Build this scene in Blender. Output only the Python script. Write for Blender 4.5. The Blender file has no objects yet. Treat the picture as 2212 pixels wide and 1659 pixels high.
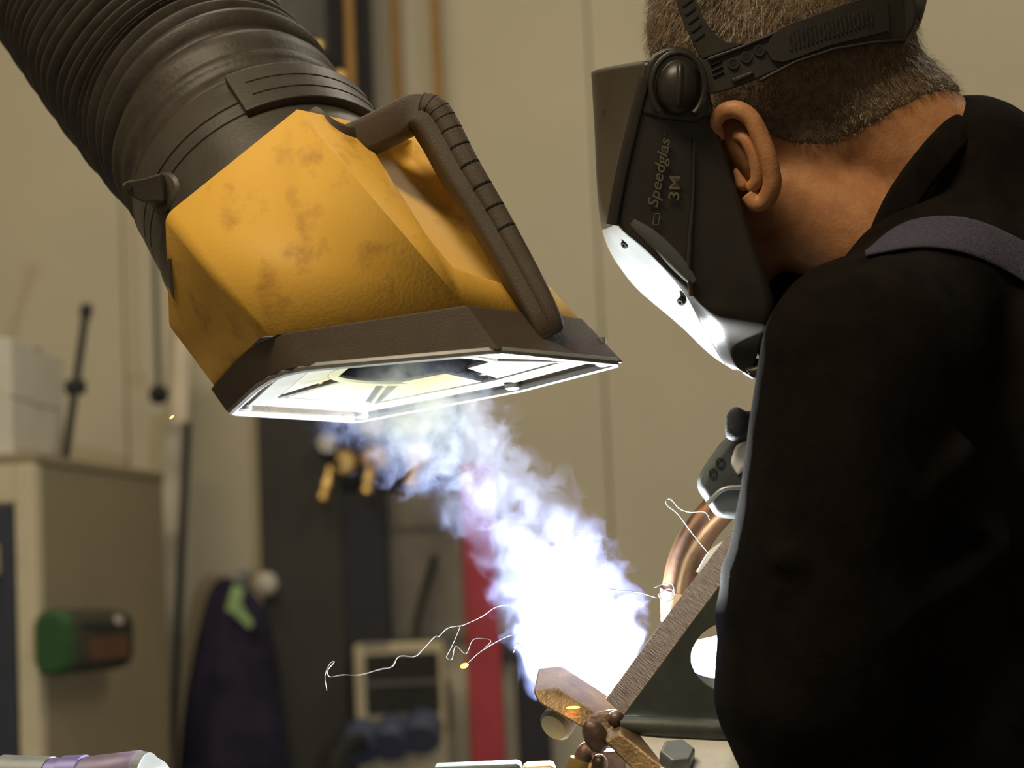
import bpy, bmesh, math, random
from mathutils import Vector, Matrix, noise as mnoise
random.seed(7)
sc = bpy.context.scene
COL = sc.collection
R = math.radians

# ------------------------------------------------------------------ camera
PITCH, ROLL, CAMZ = R(5.5), R(2.5), 1.15
FPX = 4915.0                      # focal length in pixels of the 2212 px frame
fw = Vector((0, math.cos(PITCH), math.sin(PITCH)))
r0 = Vector((1, 0, 0)); u0 = Vector((0, -math.sin(PITCH), math.cos(PITCH)))
rt = r0 * math.cos(ROLL) - u0 * math.sin(ROLL)
up = r0 * math.sin(ROLL) + u0 * math.cos(ROLL)
CP = Vector((0, 0, CAMZ))
cam = bpy.data.cameras.new('camera'); camo = bpy.data.objects.new('camera', cam); COL.objects.link(camo)
m = Matrix.Identity(4)
for i in range(3):
    m[i][0] = rt[i]; m[i][1] = up[i]; m[i][2] = -fw[i]; m[i][3] = CP[i]
camo.matrix_world = m
cam.sensor_width = 36.0; cam.lens = FPX / 2212 * 36.0
cam.clip_start = 0.05; cam.clip_end = 100
cam.dof.use_dof = True; cam.dof.focus_distance = 1.60; cam.dof.aperture_fstop = 6.0
sc.camera = camo

# ------------------------------------------------------------------ world, lights, exposure
w = bpy.data.worlds.new('world'); sc.world = w; w.use_nodes = True
w.node_tree.nodes['Background'].inputs[0].default_value = (1.0, 0.86, 0.66, 1)
w.node_tree.nodes['Background'].inputs[1].default_value = 0.12
def area(name, loc, target, size, sizey, power, color):
    l = bpy.data.lights.new(name, 'AREA'); l.shape = 'RECTANGLE'; l.size = size; l.size_y = sizey
    l.energy = power; l.color = color
    o = bpy.data.objects.new(name, l); COL.objects.link(o); o.location = loc
    o.rotation_euler = (Vector(target) - Vector(loc)).to_track_quat('-Z', 'Y').to_euler()
    return o
area('ceiling_lamp_light', (-0.7, 0.2, 3.36), (-0.55, 0.7, 0), 1.3, 0.5, 50, (1.0, 0.83, 0.56))
area('ceiling_lamp_light', (-0.9, 3.0, 3.36), (-0.8, 3.3, 0), 1.3, 0.5, 13, (1.0, 0.88, 0.66))
area('ceiling_lamp_light', (1.3, 3.0, 3.36), (1.3, 3.4, 0), 1.3, 0.5, 17, (1.0, 0.92, 0.76))  # unseen lamp, added to brighten the right of the back wall
sc.view_settings.view_transform = 'Standard'
sc.view_settings.look = 'None'
sc.view_settings.exposure = 0.0
sc.view_settings.gamma = 1.0
sc.view_settings.use_curve_mapping = False
sc.cycles.max_bounces = 6; sc.cycles.diffuse_bounces = 3; sc.cycles.glossy_bounces = 3; sc.cycles.transmission_bounces = 2
sc.cycles.use_light_tree = False

# ------------------------------------------------------------------ pixel / depth helpers
def V(px, py, d):
    "point seen at photo pixel (px,py) at distance d along the lens axis"
    return CP + fw * d + rt * ((px - 1106.0) / FPX * d) + up * ((829.5 - py) / FPX * d)
def W(px, py, Y):
    "point on the vertical plane y = Y seen at a pixel"
    dr = fw + rt * ((px - 1106.0) / FPX) + up * ((829.5 - py) / FPX)
    return CP + dr * (Y / dr.y)
def PX(p):
    q = p - CP; d = q.dot(fw)
    return 1106 + q.dot(rt) / d * FPX, 829.5 - q.dot(up) / d * FPX, d
def vdir(x, h, d):
    return rt * x + up * h + fw * d
def lerp(a, b, t): return a + (b - a) * t
def mirror_d(p, ds):
    d = (p - CP).dot(fw)
    return p + fw * (2 * (ds - d))

# ------------------------------------------------------------------ materials
MATS = {}
def mat(name, col, rough=0.6, metal=0.0, var=0.12, scale=30.0, bump=0.0, bscale=200.0, spec=0.5, col2=None, stretch=None, emit=None, trans=0.0, sheen=0.0, coat=0.0, sss=0.0, detail=4.0, ramp=None):
    if name in MATS: return MATS[name]
    M = bpy.data.materials.new(name); M.use_nodes = True; MATS[name] = M
    nt = M.node_tree; b = nt.nodes['Principled BSDF']
    b.inputs['Roughness'].default_value = rough; b.inputs['Metallic'].default_value = metal
    b.inputs['Specular IOR Level'].default_value = spec
    if trans: b.inputs['Transmission Weight'].default_value = trans
    if sheen: b.inputs['Sheen Weight'].default_value = sheen
    if coat: b.inputs['Coat Weight'].default_value = coat
    if sss:
        b.inputs['Subsurface Weight'].default_value = sss; b.inputs['Subsurface Scale'].default_value = 0.01
        b.inputs['Subsurface Radius'].default_value = (1.0, 0.35, 0.2)
    if emit:
        b.inputs['Emission Color'].default_value = (*emit[0], 1); b.inputs['Emission Strength'].default_value = emit[1]
    tc = nt.nodes.new('ShaderNodeTexCoord'); mp = nt.nodes.new('ShaderNodeMapping')
    if stretch: mp.inputs['Scale'].default_value = stretch[0]; mp.inputs['Rotation'].default_value = stretch[1]
    nt.links.new(tc.outputs['Object'], mp.inputs['Vector'])
    nz = nt.nodes.new('ShaderNodeTexNoise'); nz.inputs['Scale'].default_value = scale; nz.inputs['Detail'].default_value = detail
    nz.inputs['Roughness'].default_value = 0.6
    nt.links.new(mp.outputs[0], nz.inputs['Vector'])
    rp = nt.nodes.new('ShaderNodeValToRGB')
    c1 = col; c2 = col2 if col2 else tuple(max(0, c * (1 - 2 * var)) for c in col)
    rp.color_ramp.elements[0].color = (*c2, 1); rp.color_ramp.elements[1].color = (*c1, 1)
    lo, hi = ramp if ramp else (0.3, 0.62)
    rp.color_ramp.elements[0].position = lo; rp.color_ramp.elements[1].position = hi
    nt.links.new(nz.outputs['Fac'], rp.inputs[0]); nt.links.new(rp.outputs[0], b.inputs['Base Color'])
    if bump:
        n2 = nt.nodes.new('ShaderNodeTexNoise'); n2.inputs['Scale'].default_value = bscale; n2.inputs['Detail'].default_value = 3
        nt.links.new(mp.outputs[0], n2.inputs['Vector'])
        bp = nt.nodes.new('ShaderNodeBump'); bp.inputs['Strength'].default_value = bump; bp.inputs['Distance'].default_value = 0.002
        nt.links.new(n2.outputs['Fac'], bp.inputs['Height']); nt.links.new(bp.outputs[0], b.inputs['Normal'])
    return M

M_wall = mat('wall_panel_paint', (0.53, 0.465, 0.325), 0.75, var=0.05, scale=2.0)
M_joint = mat('wall_joint', (0.36, 0.32, 0.24), 0.9)
M_floor = mat('concrete_floor', (0.30, 0.28, 0.25), 0.8, var=0.15, scale=6)
M_ceil = mat('ceiling_paint', (0.45, 0.43, 0.38), 0.9, var=0.05)
M_yellow = mat('yellow_plastic', (0.86, 0.49, 0.080), 0.55, var=0.1, scale=34, col2=(0.50, 0.25, 0.06), bump=0.12, bscale=350, spec=0.3, ramp=(0.24, 0.46), detail=6)
M_rim = mat('dark_brown_rubber', (0.095, 0.070, 0.050), 0.6, var=0.1, scale=40, bump=0.25, bscale=900, spec=0.4)
M_collar = mat('grey_black_plastic', (0.078, 0.068, 0.055), 0.42, var=0.15, scale=25, bump=0.1, bscale=300)
M_groove = mat('groove_black', (0.010, 0.009, 0.008), 0.8)
M_hose = mat('black_hose_fabric', (0.062, 0.051, 0.040), 0.5, var=0.2, scale=60, bump=0.15, bscale=300)
M_inner = mat('hood_inner_plastic', (0.28, 0.28, 0.28), 0.35, var=0.1, scale=40)
M_innerdark = mat('hood_inner_dark', (0.030, 0.030, 0.032), 0.5)
M_helm = mat('black_gloss_plastic', (0.032, 0.027, 0.022), 0.36, var=0.1, scale=50, spec=0.5, bump=0.03, bscale=500)
M_helmfront = mat('visor_shell_brown', (0.055, 0.043, 0.025), 0.55, var=0.08, scale=30, spec=0.5)
M_silver = mat('arc_lit_facet_silver', (0.42, 0.43, 0.44), 0.32, metal=0.35, var=0.05, scale=40)  # silver front panel, its paleness standing in for arc light on the facet
M_ridge = mat('arc_lit_ridge_grey', (0.10, 0.10, 0.10), 0.3, var=0.05)  # paler than the shell, imitating arc light along the ridge
M_band = mat('headgear_plastic', (0.034, 0.029, 0.023), 0.5, var=0.12, scale=60, bump=0.08, bscale=500)
M_print = mat('grey_print', (0.125, 0.105, 0.078), 0.6, var=0.08)
M_skin = mat('skin', (0.60, 0.285, 0.125), 0.52, var=0.08, scale=60, col2=(0.44, 0.18, 0.075), bump=0.18, bscale=420, spec=0.4)
M_hair = mat('brown_grey_hair', (0.24, 0.165, 0.098), 0.6, var=0.2, scale=160, col2=(0.085, 0.055, 0.03), bump=0.5, bscale=500)
M_hair2 = mat('grey_hair_strand', (0.34, 0.25, 0.16), 0.45, var=0.2, scale=900, col2=(0.12, 0.075, 0.04), ramp=(0.35, 0.7))
M_sweat = mat('black_knit', (0.0135, 0.0105, 0.0088), 0.95, var=0.2, scale=40, bump=0.35, bscale=700, spec=0.04)
M_strap = mat('blue_grey_webbing', (0.075, 0.068, 0.105), 0.85, var=0.25, scale=420, bump=0.5, bscale=900, spec=0.2)
M_trous = mat('navy_work_trousers', (0.02, 0.022, 0.035), 0.9)
M_boot = mat('black_boot_leather', (0.02, 0.018, 0.016), 0.6)
M_glove = mat('black_glove', (0.022, 0.021, 0.024), 0.75, bump=0.3, bscale=500)
M_steel = mat('dark_steel_plate', (0.105, 0.115, 0.100), 0.5, metal=0.4, var=0.15, scale=35, bump=0.1, bscale=260)
M_cut = mat('ground_steel_edge', (0.44, 0.35, 0.27), 0.36, metal=0.8, col2=(0.17, 0.125, 0.095), scale=90, ramp=(0.40, 0.75), stretch=((1.0, 1.0, 6.0), (0, R(-54), 0)), bump=0.4, bscale=160)
def scratch(M, d1, d2, k1=1500, k2=90):
    nt = M.node_tree; nz = [n for n in nt.nodes if n.type == 'TEX_NOISE']; tc = [n for n in nt.nodes if n.type == 'TEX_COORD'][0]
    cx_ = nt.nodes.new('ShaderNodeCombineXYZ')
    for i_, (dv, k) in enumerate(((d1, k1), (d2, k2))):
        vm_ = nt.nodes.new('ShaderNodeVectorMath'); vm_.operation = 'DOT_PRODUCT'; nt.links.new(tc.outputs['Object'], vm_.inputs[0]); vm_.inputs[1].default_value = tuple(dv * k)
        nt.links.new(vm_.outputs['Value'], cx_.inputs[i_])
    for n_ in nz: nt.links.new(cx_.outputs[0], n_.inputs['Vector']); n_.inputs['Scale'].default_value = 1.0
scratch(M_cut, vdir(.59, .805, 0), vdir(-.805, .59, .4))
M_galv = mat('bright_zinc_plate', (0.86, 0.83, 0.76), 0.45, metal=0.1, var=0.1, scale=40, bump=0.05)
M_tan = mat('heat_tanned_steel', (0.36, 0.24, 0.12), 0.45, metal=0.7, col2=(0.15, 0.09, 0.045), scale=45, bump=0.25, bscale=420)
M_burnt = mat('burnt_weld_steel', (0.20, 0.13, 0.095), 0.45, metal=0.6, col2=(0.045, 0.025, 0.02), scale=60, bump=0.3, bscale=200)
M_copper = mat('copper_torch_neck', (0.42, 0.24, 0.14), 0.33, metal=0.9, var=0.2, scale=30, bump=0.1, bscale=200)
M_torch = mat('grey_torch_plastic', (0.065, 0.072, 0.072), 0.45, var=0.12, scale=50)
M_brass = mat('brass', (0.72, 0.48, 0.16), 0.35, metal=0.85, var=0.15)
M_lilac = mat('lilac_arc_tint', (0.24, 0.18, 0.30), 0.38, metal=0.3, var=0.1, scale=70)  # lilac in the colour stands in for arc light on grey metal
M_greymet = mat('grey_metal', (0.26, 0.27, 0.265), 0.42, metal=0.5, var=0.1, scale=50)
M_thread = mat('white_fume_thread', (0.75, 0.76, 0.85), 0.8, var=0.05)
M_orange = mat('glowing_spark', (1.0, 0.45, 0.08), 0.5, emit=((1.0, 0.36, 0.04), 9.0))
M_arc = mat('arc_plasma', (1, 1, 1), 0.5, emit=((0.80, 0.90, 1.0), 400.0))
M_lamp = mat('lamp_diffuser', (0.9, 0.85, 0.7), 0.5, emit=((1.0, 0.88, 0.66), 2.5))
M_cab = mat('beige_cabinet_steel', (0.27, 0.22, 0.135), 0.6, var=0.05, scale=3)
M_cabedge = mat('cream_cabinet_frame', (0.56, 0.48, 0.32), 0.55, var=0.05)
M_navy = mat('dark_navy_door', (0.030, 0.034, 0.048), 0.6, var=0.1)
M_carton = mat('white_carton', (0.60, 0.55, 0.45), 0.85, var=0.06, scale=8)
M_tape = mat('carton_tape', (0.40, 0.36, 0.28), 0.6)
M_black = mat('matt_black', (0.010, 0.009, 0.009), 0.8)
M_darkpan = mat('dark_brown_panel', (0.032, 0.027, 0.020), 0.75, var=0.12, scale=5)
M_purplebk = mat('black_purple_panel', (0.012, 0.009, 0.014), 0.7)
M_greybr = mat('grey_brown_panel', (0.25, 0.22, 0.165), 0.8, var=0.08)
M_red = mat('red_paint', (0.36, 0.016, 0.022), 0.55, var=0.1, scale=8)
M_coat = mat('dark_purple_cloth', (0.032, 0.026, 0.046), 0.95, var=0.3, scale=14, bump=0.2, bscale=90, spec=0.1)
M_green = mat('pale_green_tag', (0.26, 0.38, 0.15), 0.8)
M_casegreen = mat('green_plastic', (0.02, 0.075, 0.022), 0.5)
M_casedark = mat('dark_green_plastic', (0.035, 0.042, 0.026), 0.45, var=0.3, scale=20)
M_rust = mat('rust_red_label', (0.11, 0.045, 0.02), 0.7)
M_white = mat('off_white_plastic', (0.50, 0.45, 0.36), 0.5)
M_cream = mat('cream_box_plastic', (0.46, 0.385, 0.235), 0.55, var=0.05)
M_window = mat('smoked_window', (0.024, 0.021, 0.017), 0.7, var=0.1, spec=0.2)
M_socket = mat('blue_grey_socket', (0.055, 0.065, 0.115), 0.5)
M_cord = mat('orange_hose', (0.36, 0.19, 0.045), 0.6)
M_greybox = mat('dark_grey_steel', (0.085, 0.080, 0.066), 0.6)
M_wood = mat('pale_timber', (0.70, 0.60, 0.44), 0.7, var=0.12, scale=12, stretch=((6, 6, 0.4), (0, 0, 0)))
M_bar = mat('grey_steel_profile', (0.34, 0.30, 0.23), 0.5, metal=0.2, var=0.12, scale=9)
M_table = mat('scaled_steel_table', (0.10, 0.095, 0.09), 0.5, metal=0.6, var=0.2, scale=12)
M_lens = mat('dark_green_lens', (0.008, 0.014, 0.010), 0.12)

# ------------------------------------------------------------------ mesh builder
class MB:
    def __init__(s): s.v = []; s.f = []; s.mi = []
    def add(s, verts, faces, mi=0):
        o = len(s.v); s.v += [Vector(v) for v in verts]
        for f in faces: s.f.append([i + o for i in f]); s.mi.append(mi)
        return s
    def loft(s, loops, close=True, caps=True, mi=0, ring=False):
        n = len(loops[0]); vs = [p for l in loops for p in l]; fs = []
        k = len(loops)
        for i in range(k if ring else k - 1):
            j2 = (i + 1) % k
            for j in range(n if close else n - 1):
                a = i * n + j; b = i * n + (j + 1) % n; c = j2 * n + (j + 1) % n; d = j2 * n + j
                fs.append([a, b, c, d])
        if caps and close and not ring:
            fs.append(list(range(n))[::-1]); fs.append([(k - 1) * n + j for j in range(n)])
        return s.add(vs, fs, mi)
    def box(s, c, hx, hy, hz, X=Vector((1, 0, 0)), Y=Vector((0, 1, 0)), Z=Vector((0, 0, 1)), mi=0):
        c = Vector(c); vs = []
        for dz in (-1, 1):
            for dy in (-1, 1):
                for dx in (-1, 1): vs.append(c + X * (hx * dx) + Y * (hy * dy) + Z * (hz * dz))
        return s.add(vs, [[0, 2, 3, 1], [4, 5, 7, 6], [0, 1, 5, 4], [2, 6, 7, 3], [0, 4, 6, 2], [1, 3, 7, 5]], mi)
    def prism(s, poly, off, mi=0, mi_side=None):
        n = len(poly); poly = [Vector(p) for p in poly]
        s.add(poly + [p + off for p in poly], [list(range(n)), [n + i for i in range(n)][::-1]], mi)
        o = len(s.v) - 2 * n
        for i in range(n):
            j = (i + 1) % n
            s.f.append([o + i, o + n + i, o + n + j, o + j]); s.mi.append(mi if mi_side is None else mi_side)
        return s
    def sweep(s, path, radii, n=12, section=None, upv=None, caps=True, mi=0, closed=False):
        path = [Vector(p) for p in path]; k = len(path); loops = []
        if not hasattr(radii, '__len__'): radii = [radii] * k
        T = []
        for i in range(k):
            if closed: t = path[(i + 1) % k] - path[i - 1]
            else: t = path[min(i + 1, k - 1)] - path[max(i - 1, 0)]
            T.append(t.normalized())
        a = Vector(upv) if upv is not None else (Vector((0, 0, 1)) if abs(T[0].z) < 0.9 else Vector((1, 0, 0)))
        for i in range(k):
            if upv is not None: a = Vector(upv)
            a = (a - T[i] * a.dot(T[i])).normalized(); b = T[i].cross(a)
            r = radii[i]
            if section is None: loops.append([path[i] + (a * math.cos(2 * math.pi * j / n) + b * math.sin(2 * math.pi * j / n)) * r for j in range(n)])
            else: loops.append([path[i] + (a * q[0] + b * q[1]) * r for q in section])
        return s.loft(loops, True, caps and not closed, mi, ring=closed)
    def lathe(s, base, axis, prof, n=32, a0=0.0, a1=2 * math.pi, ref=None, caps=True, mi=0):
        axis = Vector(axis).normalized(); base = Vector(base)
        a = Vector(ref) if ref is not None else (Vector((0, 0, 1)) if abs(axis.z) < 0.9 else Vector((1, 0, 0)))
        a = (a - axis * a.dot(axis)).normalized(); b = axis.cross(a)
        loops = []
        for (z, r) in prof:
            loops.append([base + axis * z + (a * math.cos(t) + b * math.sin(t)) * r for t in [a0 + (a1 - a0) * j / n for j in range(n)]])
        return s.loft(loops, True, caps, mi)
    def ell(s, c, rx, ry, rz, X=Vector((1, 0, 0)), Y=Vector((0, 1, 0)), Z=Vector((0, 0, 1)), n=20, k=12, mi=0):
        loops = []; c = Vector(c)
        for i in range(k + 1):
            t = -math.pi / 2 + math.pi * (0.02 + 0.96 * i / k)
            loops.append([c + Z * (rz * math.sin(t)) + (X * (rx * math.cos(2 * math.pi * j / n)) + Y * (ry * math.sin(2 * math.pi * j / n))) * math.cos(t) for j in range(n)])
        return s.loft(loops, mi=mi)
    def cap(s, p, q, ra, rb, n=20):
        p = Vector(p); q = Vector(q); L = (q - p).length; prof = []
        for i in range(6): t = math.pi / 2 * (1 - i / 5.0) + (0.06 if i == 0 else 0) * -1; prof.append((-ra * math.sin(t), ra * math.cos(t)))
        for i in range(6): t = math.pi / 2 * i / 5.0 - (0.06 if i == 5 else 0); prof.append((L + rb * math.sin(t), rb * math.cos(t)))
        return s.lathe(p, q - p, prof, n)
    def build(s, name, ms, parent=None, smooth=None, bevel=0, seg=2, solid=0, subsurf=0, recalc=True, kind=None, angle=30):
        me = bpy.data.meshes.new(name); me.from_pydata(s.v, [], s.f); me.update()
        for M in (ms if isinstance(ms, (list, tuple)) else [ms]): me.materials.append(M)
        for p, i in zip(me.polygons, s.mi): p.material_index = i
        if recalc:
            b = bmesh.new(); b.from_mesh(me); bmesh.ops.recalc_face_normals(b, faces=b.faces); b.to_mesh(me); b.free()
        return link(name, me, parent, smooth, bevel, seg, solid, subsurf, kind, angle)

def link(name, me, parent=None, smooth=None, bevel=0, seg=2, solid=0, subsurf=0, kind=None, angle=30):
    o = bpy.data.objects.new(name, me); COL.objects.link(o)
    if parent is not None: setp(o, parent)
    if solid:
        md = o.modifiers.new('solid', 'SOLIDIFY'); md.thickness = solid; md.offset = 0
    if subsurf:
        md = o.modifiers.new('sub', 'SUBSURF'); md.levels = subsurf; md.render_levels = subsurf
    if bevel:
        md = o.modifiers.new('bevel', 'BEVEL'); md.width = bevel; md.segments = seg; md.limit_method = 'ANGLE'; md.angle_limit = R(angle); md.harden_normals = True
    if smooth or (smooth is None and bevel):
        for p in me.polygons: p.use_smooth = True
        if smooth != 'all': me.set_sharp_from_angle(angle=R(38))
    if kind: o['kind'] = kind
    return o
def setp(o, parent):
    o.parent = parent
    mw = Matrix.Identity(4); q = parent
    while q is not None: mw = q.matrix_basis.copy() if q.parent is None else mw; q = q.parent
    o.matrix_parent_inverse = mw.inverted() if parent.parent is None else Matrix.Identity(4)
def thing(name, label, cat, loc=(0, 0, 0), group=None):
    o = bpy.data.objects.new(name, None); COL.objects.link(o); o.empty_display_size = 0.05
    o.matrix_basis = Matrix.Translation(Vector(loc)); return tag(o, label, cat, group)
def tag(o, label, cat, group=None):
    o['label'] = label; o['category'] = cat
    if group: o['group'] = group
    return o
def bake(o, name, M, parent=None, smooth='all'):
    dg = bpy.context.evaluated_depsgraph_get(); dg.update()
    me = bpy.data.meshes.new_from_object(o.evaluated_get(dg)); me.name = name
    bpy.data.objects.remove(o)
    me.materials.clear(); me.materials.append(M)
    me.polygons.foreach_set('material_index', [0] * len(me.polygons))
    return link(name, me, parent, smooth)
def organic(mb, name, M, parent, voxel=0.006, it=8):
    o = mb.build('tmp', M)
    r = o.modifiers.new('r', 'REMESH'); r.mode = 'VOXEL'; r.voxel_size = voxel
    s = o.modifiers.new('s', 'SMOOTH'); s.factor = 0.5; s.iterations = it
    return bake(o, name, M, parent)
def catmull(pts, n):
    pts = [Vector(p) for p in pts]; out = []
    P = [pts[0] * 2 - pts[1]] + pts + [pts[-1] * 2 - pts[-2]]
    for i in range(1, len(P) - 2):
        for k in range(n):
            t = k / n
            out.append(0.5 * ((2 * P[i]) + (-P[i - 1] + P[i + 1]) * t + (2 * P[i - 1] - 5 * P[i] + 4 * P[i + 1] - P[i + 2]) * t * t + (-P[i - 1] + 3 * P[i] - 3 * P[i + 1] + P[i + 2]) * t ** 3))
    out.append(pts[-1]); return out
def rrect(a, b, r, n=4):
    out = []
    for cx, cy, s in ((a - r, b - r, 0), (-a + r, b - r, 90), (-a + r, -b + r, 180), (a - r, -b + r, 270)):
        for k in range(n + 1):
            t = R(s + 90 * k / n); out.append((cx + r * math.cos(t), cy + r * math.sin(t)))
    return out

# ================================================================== SETTING
YW = 4.6
TABLE_Z = 0.975
def struct(name, mb, M, **k):
    o = mb.build(name, M, **k); o['kind'] = 'structure'; return o
struct('floor', MB().box((0, 1.5, -0.05), 4.2, 4.2, 0.05), M_floor)
struct('ceiling', MB().box((0, 1.5, 3.55), 4.2, 4.2, 0.05), M_ceil)
wall = struct('wall_back', MB().box((0, YW + 0.10, 1.75), 4.2, 0.04, 1.75), M_joint)
seams = [-4.2, W(270, 760, YW).x - 1.45, W(270, 760, YW).x, W(700, 300, YW).x, W(1290, 500, YW).x, W(1290, 500, YW).x + 1.15, 4.2]
for a, b in zip(seams[:-1], seams[1:]):
    MB().box(((a + b) / 2, YW + 0.03, 1.75), (b - a) / 2 - 0.0012, 0.03, 1.75).build('wall_panel', M_wall, wall, bevel=0.003)
struct('wall_left', MB().box((-4.24, 1.5, 1.75), 0.04, 4.2, 1.75), M_wall)
struct('wall_right', MB().box((4.24, 1.5, 1.75), 0.04, 4.2, 1.75), M_wall)
for (x, y, lab) in ((-0.7, 0.2, 'ceiling lamp panel above the camera'), (-0.9, 3.0, 'ceiling lamp panel over the left of the back wall'), (1.3, 3.0, 'added lamp panel, unseen, brightening the right of the back wall')):
    t = thing('ceiling_lamp', lab, 'lamp', (x, y, 3.5), 'ceiling lamps')
    MB().box((x, y, 3.455), 0.70, 0.29, 0.045).build('housing', M_white, t, bevel=0.008)
    MB().box((x, y, 3.402), 0.66, 0.25, 0.008).build('diffuser', M_lamp, t)

# ---------- background helpers: boxes by photo rectangle on a vertical plane
def rbox(mb, x0, y0, x1, y1, Y, thick, mi=0):
    a = W((x0 + x1) / 2, (y0 + y1) / 2, Y); k = (a - CP).dot(fw) / FPX
    return mb.box((a.x, Y + thick / 2, a.z), abs(x1 - x0) * k / 2, thick / 2, abs(y1 - y0) * k / 2, mi=mi)
def zat(px, py, Y): return W(px, py, Y).z
def standing(name, x0, x1, y_top, Y, thick, M, label, cat, bevel=0.004):
    "something that stands on the floor, its top at y_top"
    a = W((x0 + x1) / 2, y_top, Y); k = (a - CP).dot(fw) / FPX
    o = MB().box((a.x, Y + thick / 2, a.z / 2), (x1 - x0) * k / 2, thick / 2, a.z / 2).build(name, M, bevel=bevel)
    return tag(o, label, cat)

# ================================================================== BACKGROUND THINGS
# ---- locker cabinet (left), turned so that its side panel recedes to the right
k0 = W(74, 979, 3.5); ct = k0.z
sd = (W(352, 1012, 4.10) - k0); sd.z = 0; SDL = sd.length; sd.normalize()
fd = Vector((-sd.y, sd.x, 0))                     # along the front, away to the left
FDL = 0.75
def cb(u0_, u1_, v0_, v1_, z0, z1, mb=None):      # box in cabinet axes: u along front, v along side
    mb = mb or MB(); c = k0 + fd * ((u0_ + u1_) / 2) + sd * ((v0_ + v1_) / 2); c.z = (z0 + z1) / 2
    return mb.box(c, (u1_ - u0_) / 2, (v1_ - v0_) / 2, (z1 - z0) / 2, X=fd, Y=sd)
t = thing('locker_cabinet', 'tall beige steel cabinet with dark navy door at the left edge', 'cabinet', (k0.x, k0.y, 0))
cb(0, FDL, 0.0, SDL, 0.04, ct - 0.015).build('body', M_cab, t, bevel=0.004)
cb(-0.004, FDL, -0.006, SDL, ct - 0.015, ct).build('top_panel', M_cab, t, bevel=0.003)
cb(-0.003, 0.030, -0.012, 0.022, 0.04, ct - 0.016).build('frame_post', M_cabedge, t, bevel=0.003)
cb(0.030, FDL, -0.012, 0.0, ct - 0.075, ct - 0.016).build('frame_rail', M_cabedge, t, bevel=0.003)
d = cb(0.033, FDL - 0.03, -0.014, -0.001, 0.10, ct - 0.080).build('door', M_navy, t, bevel=0.003)
zh = zat(30, 1208, 3.5)
cb(0.052, 0.074, -0.040, -0.014, zh - 0.024, zh + 0.024).build('door_handle', M_cream, d, bevel=0.005)
# ---- two cartons on the cabinet
bk = W(22, 728, 3.53); bz2 = bk.z; bzm = zat(22, 855, 3.53)
bs = (W(133, 747, 3.83) - bk); bs.z = 0; bl = bs.length; bs.normalize(); bf = Vector((-bs.y, bs.x, 0))
for (z0, z1, lab, sh) in ((ct + 0.001, bzm - 0.002, 'lower white carton standing on the beige cabinet', 0.0), (bzm - 0.001, bz2, 'upper white carton stacked on another carton on the cabinet', 0.004)):
    t = thing('carton', lab, 'box', (bk.x, bk.y, z0), 'cartons on the cabinet')
    c = Vector((bk.x, bk.y, (z0 + z1) / 2)) + bs * (bl / 2 + sh) + bf * 0.17
    MB().box(c, 0.17, bl / 2, (z1 - z0) / 2, X=bf, Y=bs).build('carton_body', M_carton, t, bevel=0.003)
    MB().box(Vector((c.x, c.y, z1 - 0.0005)), 0.172, 0.02, 0.0012, X=bf, Y=bs).build('tape', M_tape, t)
# ---- bar clamp standing on the cabinet, leaning on the wall side
p0 = W(141, 985, 3.75); p0.z = ct + 0.008; p1 = W(186, 672, 3.95)
t = thing('bar_clamp', 'thin dark bar clamp standing upright on the beige cabinet', 'clamp', p0)
MB().sweep([p0, p1], 0.0065, 8, section=rrect(1.0, 0.6, 0.2), upv=(1, 0, 0)).build('bar', M_black, t, bevel=0.001)
pm = lerp(p0, p1, 0.47); ax = (p1 - p0).normalized()
MB().box(pm, 0.017, 0.010, 0.010, Z=ax, X=Vector((1, 0, 0)), Y=ax.cross(Vector((1, 0, 0))).normalized()).build('sliding_jaw', M_black, t, bevel=0.003)
MB().box(p1, 0.010, 0.008, 0.012, Z=ax, X=Vector((1, 0, 0)), Y=ax.cross(Vector((1, 0, 0))).normalized()).build('fixed_jaw', M_black, t, bevel=0.003)
# ---- black ball hanging on a cord
b0 = W(343, 852, 4.25)
t = thing('pull_cord', 'black ball hanging on a thin grey cord behind the yellow hood', 'cord', b0)
MB().sweep([Vector((b0.x, b0.y, 3.5)), Vector((b0.x, b0.y, b0.z + 0.01))], 0.0055, 8).build('cord', M_greybox, t, smooth=True)
MB().ell(b0, 0.019, 0.019, 0.019).build('ball', M_black, t, smooth=True)
# ---- boards and profile leaning at the wall
def leaning(name, top, bot, wpx, Y0, Y1, M, label, cat, th=0.02):
    a = W(top[0], top[1], Y1); b = W(bot[0], bot[1], Y0)
    dirv = (b - a); b = a + dirv * (a.z / -dirv.z)       # run on down to the floor
    k = Y1 / FPX; ax = (b - a).normalized()
    X = (Vector((1, 0, 0)) - ax * ax.x).normalized(); Yv = ax.cross(X)
    o = MB().box((a + b) / 2 + Vector((0, 0, th / 2)), wpx * k / 2, th / 2, (b - a).length / 2 , X=X, Y=Yv, Z=ax).build(name, M, bevel=0.002)
    return tag(o, label, cat)
leaning('timber_board', (398, 735), (352, 1640), 34, 4.35, 4.5, M_wood, 'pale timber board leaning on the wall, its top behind the hood', 'board')
leaning('steel_profile', (380, 935), (346, 1640), 40, 4.22, 4.38, M_bar, 'grey steel profile leaning right beside the beige cabinet', 'profile', 0.03)
leaning('profile_shade_strip', (406, 925), (374, 1640), 13, 4.16, 4.36, M_black, 'thin black strip for the shaded edge between grey profile and hanging coat', 'bar', 0.02)  # black strip put in for the shade along the profile's edge
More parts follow.
